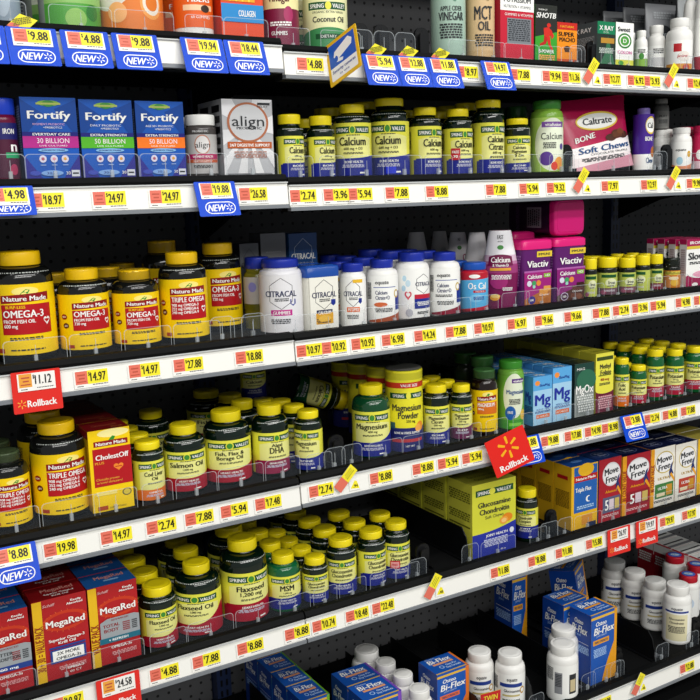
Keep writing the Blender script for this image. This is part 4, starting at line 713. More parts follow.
msd = [('T', 'Mg', .5, .6, .2, .6, mat('1f2f9c'), True)]+fine(.1, .9, .4, .02, mat('1c3a70'), 6)
box('magnesium_box', k, 533, 552, 378, .028, 'shorter light blue Mg carton of the two', mat('a4d0ec', .3), BLm, BLm, mg, msd, te, n=6, gap=.004)
box('magnesium_box', k, 552.5, 571.5, 369, .028, 'taller light blue Mg carton of the two', mat('a4d0ec', .3), BLm, BLm, mg, msd, te, n=6, gap=.004)
fe = [('R', -.5, .5, .55, 1, mat('1c4038', .3)), ('E', .1, .68, .5, .2, mat('2f6a50', .3)), ('T', 'MAG', -.2, .9, .05, .4, WHITE), ('T', 'MgOx', 0, .52, .16, .9, WHITE, True)]+fine(-.4, .45, .4, .03, C('d8dcd8'), 7)
box('magnesium_box', k, 574.5, 594, 365, .045, 'grey and dark green MgOx carton', mat('8f9693', .3), mat('20302c', .3), mat('12262a', .3), fe, [], [], n=4)
fe = [('R', -.5, .5, 0, .37, mat('6a1c34', .3)), ('E', 0, .38, .5, .06, mat('e9e24c')), ('R', -.45, .45, .88, .94, mat('3a4a1c')), ('T', 'Methyl', .02, .78, .08, .6, INK, True), ('T', 'Folate', .05, .68, .08, .6, INK, True), ('T', '400 mcg', 0, .56, .045, .5, mat('a0281c'), True), ('R', -.35, .35, .62, .635, mat('5a6a1c'))]+fine(-.3, .3, .5, .015, INK, 2)+fine(-.35, .4, .28, .025, C('e0a8b0'), 6)
te = [('T', 'Methyl Folate', 0, .5, .2, .7, mat('5a5a1c'))]
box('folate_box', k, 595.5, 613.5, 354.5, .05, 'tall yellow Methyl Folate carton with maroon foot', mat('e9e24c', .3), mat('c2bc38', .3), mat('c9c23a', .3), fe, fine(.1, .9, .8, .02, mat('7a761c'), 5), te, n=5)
bottle('folate_bottle', k, 621.5, 15.5, 356, 'slim green bottle with an orange foot beside the folate carton', s=.1, n=3, els=sv([('Folic', .1, .9), ('Acid', .1, .8)], ORB, 'PRENATAL', None, low=.33, rise=.0), capr=.88, cap_h=.12, lab=(.03, .68), shoulder=.76, neck=.86, body=mat('0f5a2c', .12, coat=.5), cap=YCAP)
PT = dict(body=mat('0f5a2c', .12, coat=.5), cap=YCAP, cap_h=.13, neck=.85, shoulder=.72)
pot = sv([('Potassium', .13, 1.6)], mat('b0203c', .33), 'HEART', '99 mg', low=.34, rise=.02)
bottle('potassium_bottle', k, 638, 17.5, 363, 'short potassium bottle, smallest of its kind', s=.1, n=2, els=pot, capr=.86, lab=(.03, .66), **PT)
bottle('potassium_bottle', k, 654.5, 19, 347, 'tall potassium bottle right of the short one', s=.35, n=3, els=pot, capr=.86, lab=(.08, .68), **PT)
bottle('potassium_bottle', k, 674, 20, 347, 'potassium bottle, second of the tall ones', s=.2, n=3, els=pot, capr=.82, lab=(.05, .66), **PT)
bottle('potassium_bottle', k, 694, 20, 344, 'potassium bottle reaching the right edge of the picture', s=.2, n=3, els=pot, capr=.82, lab=(.08, .68), **PT)
# ================= SHELF 5 =================
k = 5
RD = mat('b01c20', .3); RDD = mat('8c1418', .3); BLU = mat('1f5aa0', .3)
def mega(kind):
    e = [('R', -.5, .5, 0, 1, RD), ('E', .08, .70, .42, .12, mat('c8381c', .3)), ('E', .08, .70, .33, .085, RD)]
    for i in range(22):
        a = 2*math.pi*i/22; c, s = math.cos(a), math.sin(a); e.append(('P', [(.08+.37*c-.006*s, .70+.12*s), (.08+.42*c, .70+.145*s), (.08+.37*c+.006*s, .70+.12*s+.006)], mat('e8703c')))
    e += [('T', 'MegaRed', .08, .695, .085, .72, WHITE, True), ('T', 'Schiff', -.2, .93, .035, .22, mat('d8a0a0'), True, .3), ('T', 'Easily', .3, .935, .026, .2, WHITE, True), ('T', 'Absorbed', .27, .90, .026, .3, WHITE, True)]
    if kind != 'left': e += [('R', -.5, -.33, 0, 1, mat('e8b81c', .3)), ('T', 'VALUE PACK' if kind == 'right' else '30 + 30 = VALUE PACK', -.415, .36 if kind == 'right' else .42, .10, .62 if kind == 'right' else .9, RDD, True, 0, math.pi/2)]
    if kind == 'mid': e += [('T', 'Superior Omega-3', .08, .49, .035, .66, WHITE, True), ('T', 'Krill Oil', .08, .445, .035, .32, WHITE, True), ('R', -.25, .42, .38, .405, mat('23408c')), ('R', -.24, .42, .20, .37, mat('23408c')), ('R', -.2, .38, .22, .35, WHITE), ('T', '2X MORE', .09, .315, .04, .42, INK, True), ('T', 'OMEGA-3s', .09, .255, .04, .46, INK, True), ('T', 'OMEGA-3', .2, .11, .03, .3, WHITE, True), ('T', '60 CT', .2, .06, .03, .22, WHITE)]
    else: e += [('P', [(-.3, .34), (.5, .34), (.5, .56), (.40, .58), (-.15, .58), (-.3, .54)], mat('9aa0a4', .3)), ('T', 'ADVANCED', .1, .555, .022, .36, RDD, True), ('T', 'TOTAL' if kind == 'right' else 'BETTER', -.08 if kind == 'right' else 0, .49, .042, .34, RDD if kind == 'right' else INK, True), ('T', 'BODY' if kind == 'right' else 'ABSORPTION', -.08 if kind == 'right' else .05, .43, .042, .3 if kind == 'right' else .5, RDD if kind == 'right' else INK, True), ('R', -.33, .5, .27, .34, mat('1f6a80') if kind == 'right' else mat('23408c')), ('T', '+ REFRESH' if kind == 'right' else '800 mg', .05, .305, .03, .4, WHITE, True), ('T', 'OMEGA-3s', .1, .21, .035, .42, WHITE, True)]+fine(.15, .3, .50, .016, RDD, 5)+fine(.34, .45, .50, .016, INK, 5)
    return e+fine(-.1, .4, .15, .012, mat('e0a0a0'), 3)
tm = lambda c, t: [('R', -.5, .5, 0, 1, c), ('T', 'MegaRed', .05, .62, .24, .6, mat('d08a80'), True)]+([('T', 'Superior Omega-3', .05, .34, .1, .55, WHITE, True), ('T', 'Krill Oil', .05, .17, .1, .3, WHITE, True)] if t else [('R', -.1, .2, .3, .4, mat('8ab0d8'))])
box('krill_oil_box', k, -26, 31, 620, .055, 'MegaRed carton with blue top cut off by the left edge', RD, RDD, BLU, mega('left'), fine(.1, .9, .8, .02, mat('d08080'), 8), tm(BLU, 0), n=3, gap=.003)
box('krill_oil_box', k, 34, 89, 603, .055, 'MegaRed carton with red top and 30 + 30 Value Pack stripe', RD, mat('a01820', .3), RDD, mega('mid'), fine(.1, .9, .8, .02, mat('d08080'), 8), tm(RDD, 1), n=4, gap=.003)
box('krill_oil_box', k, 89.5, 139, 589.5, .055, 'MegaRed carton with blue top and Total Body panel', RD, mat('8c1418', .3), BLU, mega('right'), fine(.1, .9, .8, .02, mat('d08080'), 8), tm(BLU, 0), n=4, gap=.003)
S5 = dict(capr=.64, cap_h=.135, lab=(.03, .64), shoulder=.69, neck=.84, **SVK)
S5s = dict(capr=.80, cap_h=.15, lab=(.03, .66), shoulder=.72, neck=.83, **SVK)
bottle('flaxseed_oil_bottle', k, 158, 37, 577, 'smallest Flaxseed bottle, beside the red cartons', s=.25, n=3, els=sv([('Flaxseed Oil', .10, 1.5)], REDB, 'HEART HEALTH', '1,000 mg', low=.28, rise=.12), **S5s)
bottle('flaxseed_oil_bottle', k, 197.5, 47, 555.5, 'Flaxseed Oil 1,000 mg bottle with a rising red wave', s=-.15, n=0, els=sv([('Flaxseed Oil', .105, 1.6)], REDB, 'HEART HEALTH', '1,000 mg', low=.26, rise=.20), **{**S5, 'capr': .58})
for cx, w, yt, yf, words in ((187, 42, 543, .13, 'flaxseed oil bottle right behind the 1,000 mg one'), (177, 38, 534, .23, 'flaxseed oil bottle at the back of the 1,000 mg row')):
    bottle('flaxseed_oil_bottle', k, cx, w, yt, words, s=0, Yf=yf, n=0, front=False, els=sv([('Flaxseed Oil', .105, 1.6)], REDB), **{**S5, 'capr': .6})
bottle('flaxseed_oil_bottle', k, 243.5, 47, 531, 'largest Flaxseed Oil 1,200 mg bottle with a red foot', s=.3, n=0, els=sv([('Flaxseed', .105, 1.25), ('1,200 mg', .075, .95)], REDB, 'HEART HEALTH', None, low=.36, rise=.04), **{**S5, 'capr': .62})
bottle('flaxseed_oil_bottle', k, 230, 44, 519, 'large flaxseed oil bottle behind the 1,200 mg one', s=0, Yf=.14, n=0, front=False, els=sv([('Flaxseed Oil', .105, 1.6)], REDB), **{**S5, 'capr': .62})
bottle('msm_bottle', k, 283.5, 33, 547.6, 'green bottle of MSM with a blue foot', s=.2, n=3, dx=.006, els=sv([('MSM', .16, .85)], BLUEB, 'JOINT HEALTH', '1,000 mg', low=.34, rise=.03), capr=.68, cap_h=.15, lab=(.06, .66), shoulder=.70, neck=.83, body=mat('0f5a34', .12, coat=.5), cap=YCAP)
bottle('glucosamine_bottle', k, 315, 26, 551, 'smallest glucosamine bottle, right of the MSM one', s=.1, n=3, els=sv([('Glucosamine', .09, 1.4), ('Chondroitin', .09, 1.3)], BLUEB, 'JOINT', None, low=.33, rise=.0), **S5s)
bottle('glucosamine_bottle', k, 341, 30, 531.6, 'Glucosamine Chondroitin bottle, left of the three before the empty lane', s=.05, n=4, els=sv([('Glucosamine', .10, 1.5), ('Chondroitin', .10, 1.4)], BLUEB, 'JOINT HEALTH', None, low=.33, rise=.05), **{**S5s, 'cap_h': .13})
bottle('glucosamine_bottle', k, 371, 29, 524, 'Glucosamine bottle turned right, middle of the three before the empty lane', s=.5, n=2, els=sv([('Glucosamine', .10, 1.5), ('Chondroitin', .10, 1.4)], BLUEB, 'JOINT HEALTH', None, low=.37, rise=.0), **{**S5s, 'cap_h': .13})
bottle('glucosamine_bottle', k, 396, 27, 516, 'Glucosamine bottle with a red sticker beside the empty lane', s=.3, n=1, els=sv([('Glucosamine', .10, 1.5), ('Chondroitin', .10, 1.4)], BLUEB, 'JOINT HEALTH', None, low=.33, rise=.0)+[('R', -.75, -.05, .30, .52, mat('c8202c')), ('R', -.68, -.12, .33, .49, mat('e8a0a0')), ('T', 'FREE', -.4, .41, .06, .4, mat('c8202c'), True)], **{**S5s, 'cap_h': .12})
LM = mat('d8d83c', .3)
fe = [('W', -.5, .5, lambda u: 0, lambda u: .36-.03*math.cos(u*3)+.08*u, mat('23309c', .3)), ('R', -.42, .44, .83, .915, GRN), ('E', -.05, .872, .07, .045, LIME), ('T', 'SPRING', -.25, .872, .05, .27, WHITE, True), ('T', 'VALLEY', .22, .872, .05, .34, WHITE, True),
      ('T', 'Glucosamine', .0, .71, .075, .75, INK, True), ('T', 'Chondroitin', .0, .61, .075, .68, INK, True), ('T', 'Soft Chews', .0, .525, .045, .42, INK), ('E', .3, .46, .12, .06, mat('e88a1c')), ('E', .22, .43, .1, .05, mat('f0a43c')), ('E', .22, .43, .06, .03, mat('f8c87c')), ('T', 'JOINT HEALTH', .05, .27, .035, .5, WHITE, True), ('E', .4, .27, .05, .04, C('d8dce8')), ('T', '60 ct', .2, .04, .025, .12, WHITE)]+fine(-.25, .3, .22, .012, C('c8cce8'), 6)
se = fine(.08, .92, .88, .02, mat('6a6a1c'), 5)+fine(.08, .92, .6, .02, mat('6a6a1c'), 4)+[('R', .08, .92, .40, .42, mat('6a6a1c')), ('R', .0, 1.0, .0, .0035, INK)]
box('glucosamine_box', k, 472, 516, 486.5, .085, 'yellow carton of Glucosamine Chondroitin Soft Chews with orange slices', LM, mat('d6d348', .3), mat('c9c846', .3), fe, se, [('T', 'Glucosamine', 0, .55, .16, .6, mat('6a6a1c')), ('T', 'Chondroitin', 0, .3, .16, .55, mat('6a6a1c'))], n=3, gap=.006)
bottle('glucosamine_bottle', k, 527, 22, 484, 'dark bottle right of the yellow soft chew carton', s=-.2, n=0, els=sv([('Chondroitin', .09, 1.3), ('Complex', .09, 1.1)], BLUEB, 'JOINT', None, low=.40, rise=.0), **{**S5s, 'capr': .84, 'lab': (.08, .66)})
fe = [('R', -.5, .5, .0, 1, mat('e8b41c', .3)), ('R', -.40, .48, .26, .98, mat('1f5fae', .3)), ('R', -.4, .48, .74, .84, NMR), ('E', .05, .92, .3, .1, mat('e8b41c')), ('T', 'Nature Made', .04, .79, .045, .75, WHITE, True), ('T', 'Triple Flex', -.05, .62, .07, .6, WHITE, True), ('E', .15, .45, .1, .05, WHITE), ('E', .19, .45, .08, .04, mat('1f5fae')), ('R', -.1, .3, .05, .2, mat('d8902c')), ('R', .1, .45, .0, .07, mat('1a2a50'))]+fine(-.3, .35, .36, .02, C('a8c8e8'), 2)
te = [('R', -.5, .5, 0, 1, mat('1f4f9c', .3)), ('E', 0, .5, .2, .15, mat('5a8ad0'))]
box('joint_box', k, 571, 597.5, 468, .055, 'yellow and blue Triple Flex carton', mat('e8b41c', .3), mat('e0ae20', .3), mat('1f4f9c', .3), fe, [('R', .2, .8, .78, .84, NMR)]+fine(.1, .9, .6, .015, mat('7a5a10'), 12), te, n=5, gap=.003)
def move(base, stripe, low, lt, num):
    e = [('R', -.5, .5, 0, 1, base)]
    if stripe: e += [('R', -.5, -.36, 0, 1, mat('e8a01c', .3)), ('T', '80 COUNT VALUE', -.43, .5, .09, .8, RDD, True, 0, math.pi/2)]
    e += [('E', .06, .74, .40, .19, mat('d8d4d8') if base != WHITEB else mat('c8b060')), ('E', .06, .74, .37, .17, mat('f0eff0')), ('T', 'Move', .05, .80, .11, .62, INK, True, .1, .1), ('T', 'Free', .05, .67, .11, .5, INK, True, .1, .1), ('P', [(.26, .55), (.34, .68), (.42, .72), (.38, .60), (.46, .5), (.36, .52), (.30, .42)], mat('23306a')), ('P', [(.3, .5), (.5, .36), (.5, .42), (.36, .54)], mat('e8a01c')), low[1] and ('T', lt, .04, .47, .045, .5, low[2], True), ('R', -.32, .46, .13, .38, low[0])]
    e += ([('T', '5', -.15, .26, .17, .16, WHITE, True), ('R', -.03, .18, .17, .34, mat('d8c8d0')), ('R', .22, .42, .17, .34, mat('c8b060'))] if num else [('T', lt, -.0, .3, .05, .4, WHITE, True), ('R', -.25, .1, .16, .22, mat('e8d8b0')), ('R', .15, .4, .16, .34, mat('c8902c'))])
    return e+fine(-.35, .4, .1, .015, mat('e8c0c0') if num else INK, 2)
WHITEB = mat('ece8dc', .3)
TB = mat('141c44', .3)
te = [('R', -.5, .5, 0, 1, TB), ('E', .0, .5, .32, .3, mat('5a6490')), ('E', 0, .5, .29, .27, TB), ('T', 'Move', 0, .6, .16, .34, mat('a0a8c8'), True), ('T', 'Free', 0, .4, .16, .3, mat('a0a8c8'), True)]
te2 = [('R', -.5, .5, 0, 1, mat('24407c', .3)), ('E', .0, .5, .32, .3, mat('8090c0')), ('E', 0, .5, .29, .27, mat('24407c', .3)), ('T', 'Move', 0, .6, .16, .34, mat('c0c8e0'), True), ('T', 'Free', 0, .4, .16, .3, mat('c0c8e0'), True)]
MR = mat('a81828', .3)
box('joint_box', k, 598.5, 621, 461, .065, 'red Move Free carton with blue-grey 5 panel, no stripe', MR, mat('24407c', .3), mat('24407c', .3), move(MR, 0, (mat('5a5a78', .3), 1, mat('e8a01c')), 'Advanced', 1), [], te2, n=4, gap=.003)
box('joint_box', k, 622, 650, 457.5, .065, 'red Move Free carton with a yellow stripe down its left', MR, mat('e8a01c', .3), TB, move(MR, 1, (mat('8c1424', .3), 1, mat('e8a01c')), 'Advanced', 1), [], te, n=4, gap=.003)
box('joint_box', k, 650.5, 674.5, 450.5, .065, 'white Ultra carton with a green lower panel and yellow stripe', WHITEB, mat('e8a01c', .3), TB, move(WHITEB, 1, (mat('3f7a3c', .3), 1, mat('b8923c')), 'ULTRA', 0), [], te, n=4, gap=.003)
box('joint_box', k, 675, 696, 445.5, .065, 'white Ultra carton with a red and orange lower panel', WHITEB, mat('d8d0c0', .3), TB, move(WHITEB, 0, (mat('b8402c', .3), 1, mat('b8923c')), 'ULTRA', 0), [], te, n=4, gap=.003)
fe = [('R', -.5, -.3, .0, 1, mat('e8b41c')), ('R', -.3, .5, .4, .48, mat('2a4a9c')), ('R', -.3, .5, .0, .3, mat('c8303c')), ('T', 'JOINT', .1, .8, .1, .6, INK, True)]+fine(-.2, .4, .65, .03, INK, 3)
box('joint_box', k, 697, 722, 440, .065, 'white, yellow and pink carton at the right edge of shelf five', WHITEB, mat('d8d0c0', .3), mat('c8b850', .3), fe, [], [], n=4, gap=.003)
# ================= SHELF 6 =================
k = 6
BF = mat('1a56b0', .3); BFD = mat('123f94', .3)
BFG = 'Bi-Flex'
def bif(accent, acc2):
    fe = [('R', -.5, .5, 0, 1, BF), ('R', -.5, .5, .93, .965, mat('e8b83c')), ('T', 'Osteo', -.12, .86, .065, .42, WHITE, True, .15), ('T', 'Bi-Flex', .0, .76, .105, .78, WHITE, True, .15), ('T', 'JOINT HEALTH', -.1, .68, .025, .4, C('c8d8f0')), ('R', -.42, .2, .56, .63, acc2), ('T', 'TRIPLE STRENGTH', -.11, .595, .035, .52, mat('23306a'), True)]+fine(-.4, .1, .5, .014, C('a8c8f0'), 6)+[('W', -.05, .5, lambda u: 0, lambda u: min(1, max(0, ((u+.05)/.55)**.8*.62)), accent), ('W', .02, .5, lambda u: 0, lambda u: 0 if u < .1 else 0, accent), ('R', .40, .5, .3, 1, accent)]
    te = [('R', -.5, .5, 0, 1, BF), ('T', 'Bi-Flex', -.02, .74, .24, .68, WHITE, True, .1), ('R', -.3, .32, .50, .60, mat('e8a06a') if accent != YB_ else mat('e8a01c')), ('E', -.15, .33, .07, .09, C('a8c8f0')), ('E', -.15, .33, .045, .06, BF), ('T', 'One Per', .16, .38, .1, .34, C('c8e0f8'), True), ('T', 'Day Formula', .16, .24, .1, .44, C('c8e0f8'), True), ('R', .44, .5, 0, 1, accent), ('R', -.5, .44, .0, .05, mat('e8b83c')), ('T', 'Osteo', -.2, .93, .08, .3, C('a8c0e8'), True)]
    se = [('R', 0, 1, 0, 1, BFD), ('T', 'Osteo', .45, .86, .07, .4, WHITE, True, .15), ('T', 'Bi-Flex', .5, .75, .11, .7, WHITE, True, .15), ('T', 'JOINT', .4, .66, .03, .3, C('a8c8f0')), ('R', .1, .9, .56, .565, WHITE)]+fine(.1, .9, .52, .012, C('a8c8f0'), 6)
    return fe, te, se
YB_ = mat('e8a01c', .3)
def sebump(t):
    return [('R', 0, 1, 0, 1, t)]
PS6 = lambda e: e
def bibox(xl, xr, yt, Yf, words, accent, acc2, n=0, yaw=0, gap=.003, H=None, Dp=.065, front=True, side=None):
    fe, te, se = bif(accent, acc2)
    X, Y, W, HH = loc_box(6, xl, xr, yt, Yf)
    if H:   # known height: the given top edge fixes the depth instead
        zt = zdeck(6, X)+H; q = atY(xl, yt, 0); d = ray(xl, yt); t = (zt-CAM.z)/d.z; L = CAM+d*t; d = ray(xr, 0)
        Y = L.y; XR = atY(xr, yt-(xr-xl)*.32, Y).x; W = XR-L.x; X = (L.x+XR)/2; HH = H
    o = box_mesh(W*.97, HH, Dp, BF, accent, BF, fe, se, te).build('joint_box', None, (X, Y, zdeck(6, X)+.0004), (0, 0, yaw)); tag(o, words, 'box')
    for i in range(n): dup(o, (X, Y+(Dp+gap)*(i+1), o.location.z), words+', '+NTH[i+1])
    if front: FRONTS.append((6, X, W/2, words))
    return o, X, Y, W, HH
GRB = mat('6fae2c', .3)
BH = .134
r = bibox(286, 313, 688, 0, 'blue green-edged carton, second from the shelf front', GRB, GRB, H=BH, front=False)
print('green', [round(v, 3) for v in r[1:]])
r0, GX, GY, GW_, GH = r
for i, wd in ((-1, 'blue green-edged carton nearest the shelf front, cut off below'), (1, 'blue green-edged carton, third from the shelf front'), (2, 'blue green-edged carton farthest back under the price strip')):
    dup(r0, (GX, GY+.068*i, r0.location.z), wd)
PUR = mat('7a4ab8', .3)
r = bibox(347, 383, 688, 0, 'blue carton with a purple edge, farther of the purple pair', PUR, mat('d8a0a0'), H=BH, front=False)
print('purple', [round(v, 3) for v in r[1:]])
dup(r[0], (r[1], r[2]-.068, r[0].location.z), 'blue carton with a purple edge, nearer of the purple pair')
ORG = mat('e0762c', .3)
r = bibox(436.5, 469, 676, 0, 'blue carton with an orange side edge reading Osteo Bi-Flex', ORG, mat('e8703c'), H=BH, front=False)
print('orange', [round(v, 3) for v in r[1:]])
r = bibox(590, 617, 617, .035, 'front blue Osteo Bi-Flex carton with a yellow curved edge', YB_, YB_, yaw=.03)
print('yellow', [round(v, 3) for v in r[1:]])
RX, RY, RW, RH = r[1:]
o = dup(r[0], (RX-.012, RY+.075, r[0].location.z), 'blue yellow-edged carton directly behind the front one', None, .06)
o = dup(r[0], (RX+.14, RY+.185, r[0].location.z+.012), 'tilted blue and yellow carton behind the front pair', None, None, (math.radians(-9), 0, .55))
r = bibox(512, 527, 578, .24, 'blue carton with yellow edge far back under shelf five', YB_, YB_, front=False, yaw=0, side=1)
dup(r[0], (r[1]-.0, r[2]+.0-.0, r[0].location.z), 'x') if False else None
wb = lambda brand='equate', c='1f3a8c': [('R', -1.9, 1.9, 0, 1, WHITE), ('T', brand, .05, .88, .10, .7, INK, True), ('R', -.8, .8, .66, .76, mat(c)), ('T', 'Glucosamine', .05, .56, .08, 1.1, INK, True), ('R', -.6, .6, .40, .45, mat('c8b878')), ('E', .8, .55, .2, .1, mat('c8983c')), ('E', .8, .55, .13, .06, WHITE)]+fine(-.6, .6, .32, .025, INK, 4)+fine(-1.6, -1, .9, .02, INK, 12)
W6 = dict(body=WB, cap=WB, capr=.80, cap_h=.15, neck=.83, shoulder=.72, lab=(.04, .70))
def wcap(cx, wpx, yt, H, words, s=.1, els=None, name='joint_pill_bottle', R=None, **kw):
    # a white bottle of known height whose cap top shows at (cx, yt)
    z = zdeck(6, 1)+H; d = ray(cx, yt); t = (z-CAM.z)/d.z; P = CAM+d*t
    n = Vector((P.y+DC, -P.x, 0)).normalized(); px = proj(P+n*.01)[0]-proj(P-n*.01)[0]
    cr = wpx/px*.01; o = {**W6, **kw}; rr = cr/o['capr']
    Y = P.y-cr*.0 - cr
    X = P.x*( (Y+DC)/(P.y+DC))*0+P.x-0.0
    root = empty(name, (X, Y, zdeck(6, X)), -math.atan2(X, Y+DC)+math.asin(s)); tag(root, words, 'bottle')
    bottle_parts(root, rr, H, o['capr'], o['body'], o['cap'], wb() if els is None else els, lab=o['lab'], cap_h=o['cap_h'], neck=o['neck'], shoulder=o['shoulder'])
    print(words[:30], round(X, 3), round(Y, 3), round(rr, 3)); return root, X, Y, rr
wcap(360, 24, 644, .13, 'white bottle whose cap shows behind the far purple-edged carton')
wcap(380, 20, 657, .125, 'white bottle cap just right of the far purple-edged carton')
wcap(397, 20, 669, .125, 'white bottle between the purple and orange edged cartons, second from the front')
wcap(413, 21, 683, .125, 'white bottle between the purple and orange edged cartons, nearest')
wcap(472, 23, 645.5, .125, 'white bottle behind the Twin Pack tag')
rw = wcap(502, 24, 647, .125, 'white bottle with a gold medallion beside the Twin Pack tag')
wcap(555, 24, 622, .125, 'white bottle hiding behind the front grey-label one', .1, wb(c='c8703c'))
wcap(554, 25, 638, .125, 'white bottle with a barcode label before the blue cartons', .1, [('R', -1.9, 1.9, 0, 1, WHITE), ('R', -.6, -.1, .2, .8, C('8a8c90')), ('R', .35, .9, .2, .75, INK), ('R', .42, .83, .26, .6, C('c8b890'))]+fine(-1.3, -.7, .9, .02, INK, 12)+fine(-.55, -.15, .75, .03, INK, 8))
wcap(607, 21, 557, .135, 'grey-capped bottle behind the tilted carton', body=mat('c9c9c6', .3), cap=mat('a9aaa8', .3))
wcap(627, 21, 567, .125, 'white bottle third from the front beside the black divider')
wcap(647, 21.5, 576, .125, 'white bottle second from the front beside the black divider')
wcap(669, 23, 580, .145, 'front white bottle with cream label beside the black divider', 0, [('R', -1.5, 1.5, 0, 1, WHITE), ('T', 'equate', .0, .92, .08, .8, INK, True), ('R', -.9, .9, .80, .85, mat('1f3a8c')), ('R', -.8, .8, .05, .76, mat('e8e0b8')), ('T', 'Glucosamine', 0, .64, .06, 1.1, INK, True), ('T', 'Chondroitin', 0, .54, .06, 1.0, INK, True)]+fine(-.6, .6, .44, .025, INK, 5))
RC = mat('b81c2c', .3)
for cx, yt, words in ((667.5, 552, 'red-capped white bottle, farthest of the three'), (689, 561, 'red-capped white bottle nearest the right edge'), (681, 571, 'red-capped white bottle leaning behind the front white one')):
    r_ = wcap(cx, 19, yt, .118 if yt != 571 else .11, words, cap=RC, capr=.80, els=[('R', -1.9, 1.9, 0, 1, WHITE), ('E', 0, .5, .5, .2, mat('c8d8e8'))], name='red_cap_bottle')
    b = MB(); e = [('E', 0, 0, .72, .72, mat('3a6ac8', .3)), ('E', 0, 0, .5, .34, mat('a8c8f0', .3)), ('T', 'FLIP', 0, 0, .3, .8, WHITE, True)]
    cr = r_[3]*.80; hh = .118 if yt != 571 else .11
    printing(b, e, lambda u, v, o: (u*cr, v*cr, hh+.0006+o), cr, cr); b.build('cap_emblem', [c_ for c_ in r_[0].children if c_.name.startswith('cap')][0])
fe = [('R', -.5, .5, 0, 1, mat('c01c2c', .3)), ('R', -.5, .5, .7, 1, WHITE), ('T', 'joint', 0, .5, .2, .6, WHITE, True)]
te = [('R', -.5, .5, 0, 1, WHITE), ('R', -.5, .5, .1, .3, mat('8c8c90')), ('R', -.4, .4, .5, .62, INK), ('R', -.5, -.42, 0, 1, mat('b81c2c'))]
q = atY(676, 545, .16)
o0 = box_mesh(.10, .112, .055, mat('c01c2c', .3), mat('a81c2c', .3), WHITE, fe, [('R', 0, 1, .8, 1, WHITE)]+fine(.1, .9, .7, .04, WHITE, 4), te).build('supplement_box', None, (2.06, .11, zdeck(6, 2.06)+.0005)); tag(o0, 'red and white carton nearest among those behind the red-capped bottles', 'box')
for i in range(1, 4): dup(o0, (2.06, .11+.058*i, zdeck(6, 2.06)+.0005), ['', 'red and white carton second back behind the red-capped bottles', 'red and white carton third back behind the red-capped bottles', 'red and white carton at the very back behind the red-capped bottles'][i])
# ================= tags =================
TW = mat('f2f0ea', .4); TR = mat('e0705c', .4); TY = mat('f3e52e', .4); NB = mat('0a46c6', .35, spec=.2); SR = mat('dc3028', .35, spec=.2)
def tag_print(price, w=.060, h=.027, neg=False):
    e = [('R', -.5, .5, 0, 1, TW), ('R', -.46, -.12, .22, .98, TR if not neg else mat('e8a03c', .4)), ('R', -.12, .46, .20, 1.0, TY if not neg else TW), ('T', price, .18, .62, .52, .44, BLACK, True), ('T', '$', -.07, .80, .22, .05, BLACK, True)]
    e += [('T', price[::-1].replace('.', ':'), -.29, .72, .22, .24, mat('b84a38')), ('R', -.4, -.2, .42, .5, mat('b84a38')), ('R', -.38, -.18, .3, .36, mat('b84a38'))] if False else [('R', -.40, -.18, .72, .80, mat('b8503c')), ('R', -.36, -.2, .52, .60, mat('b8503c')), ('R', -.42, -.16, .34, .40, mat('b8503c'))]
    e += fine(.0, .45, .17, .05, INK, 1, seed=int(float(price)*7) % 50+1)+fine(-.42, -.25, .13, .05, INK, 1)
    return e
TC = {}
def price_mesh(price, neg=False):
    if (price, neg) in TC: return TC[(price, neg)]
    b = MB(); b.box(-.0275, .0275, -.0006, 0, 0, .0265, TW)
    printing(b, tag_print(price, neg=neg), lambda u, v, o: (u*.055, -.0006-o, v*.0265), .055, .0265, step=5, o0=.0001, do=.00003)
    TC[(price, neg)] = b; return b
def strip_pos(k, cx, Y=-.0085):
    X = 1.0
    for _ in range(4):
        z = ztop(k, X)-.018; y = proj((X, YS[k]+Y, z))[1]; X = atY(cx, y, YS[k]+Y).x
    return X
LASTLABEL = {}
SEENTAG = {}
def ordn(k): return {1: 'top', 2: 'second', 3: 'third', 4: 'fourth', 5: 'fifth', 6: 'lowest'}[k]
def near(k, X):
    c = [f for f in FRONTS if f[0] == k]
    if not c: return ''
    f = min(c, key=lambda q: abs(q[1]-X)); return f[3]
def uniq(base, k, X):
    return base
PEND = []
def price(k, cx, p):
    X = strip_pos(k, cx); o = price_mesh(p).build('price_tag', None, (X, YS[k]-.0072, ztop(k, X)-.0355), (math.radians(-5.5), 0, 0)); PEND.append((o, k, X, p, 'plain'))
def rrect(x0, x1, z0, z1, r, n=5):
    p = []
    for cx, cz, a0 in ((x1-r, z0+r, -90), (x1-r, z1-r, 0), (x0+r, z1-r, 90), (x0+r, z0+r, 180)):
        for i in range(n+1): a = math.radians(a0+90*i/n); p.append((cx+r*math.cos(a), cz+r*math.sin(a)))
    return p
def spark(u, v, r, m, asp=1):
    out = []
    for i in range(6):
        a = math.pi/3*i+math.pi/6*0+math.pi/2; c, s = math.cos(a), math.sin(a); w_ = r*.13
        out.append(('P', [(u+(r*.34*c-w_*.7*s), v+(r*.34*s+w_*.7*c)*asp), (u+(r*c-w_*s), v+(r*s+w_*c)*asp), (u+(r*1.06*c), v+(r*1.06*s)*asp), (u+(r*c+w_*s), v+(r*s-w_*c)*asp), (u+(r*.34*c+w_*.7*s), v+(r*.34*s-w_*.7*c)*asp)], m))
    return out
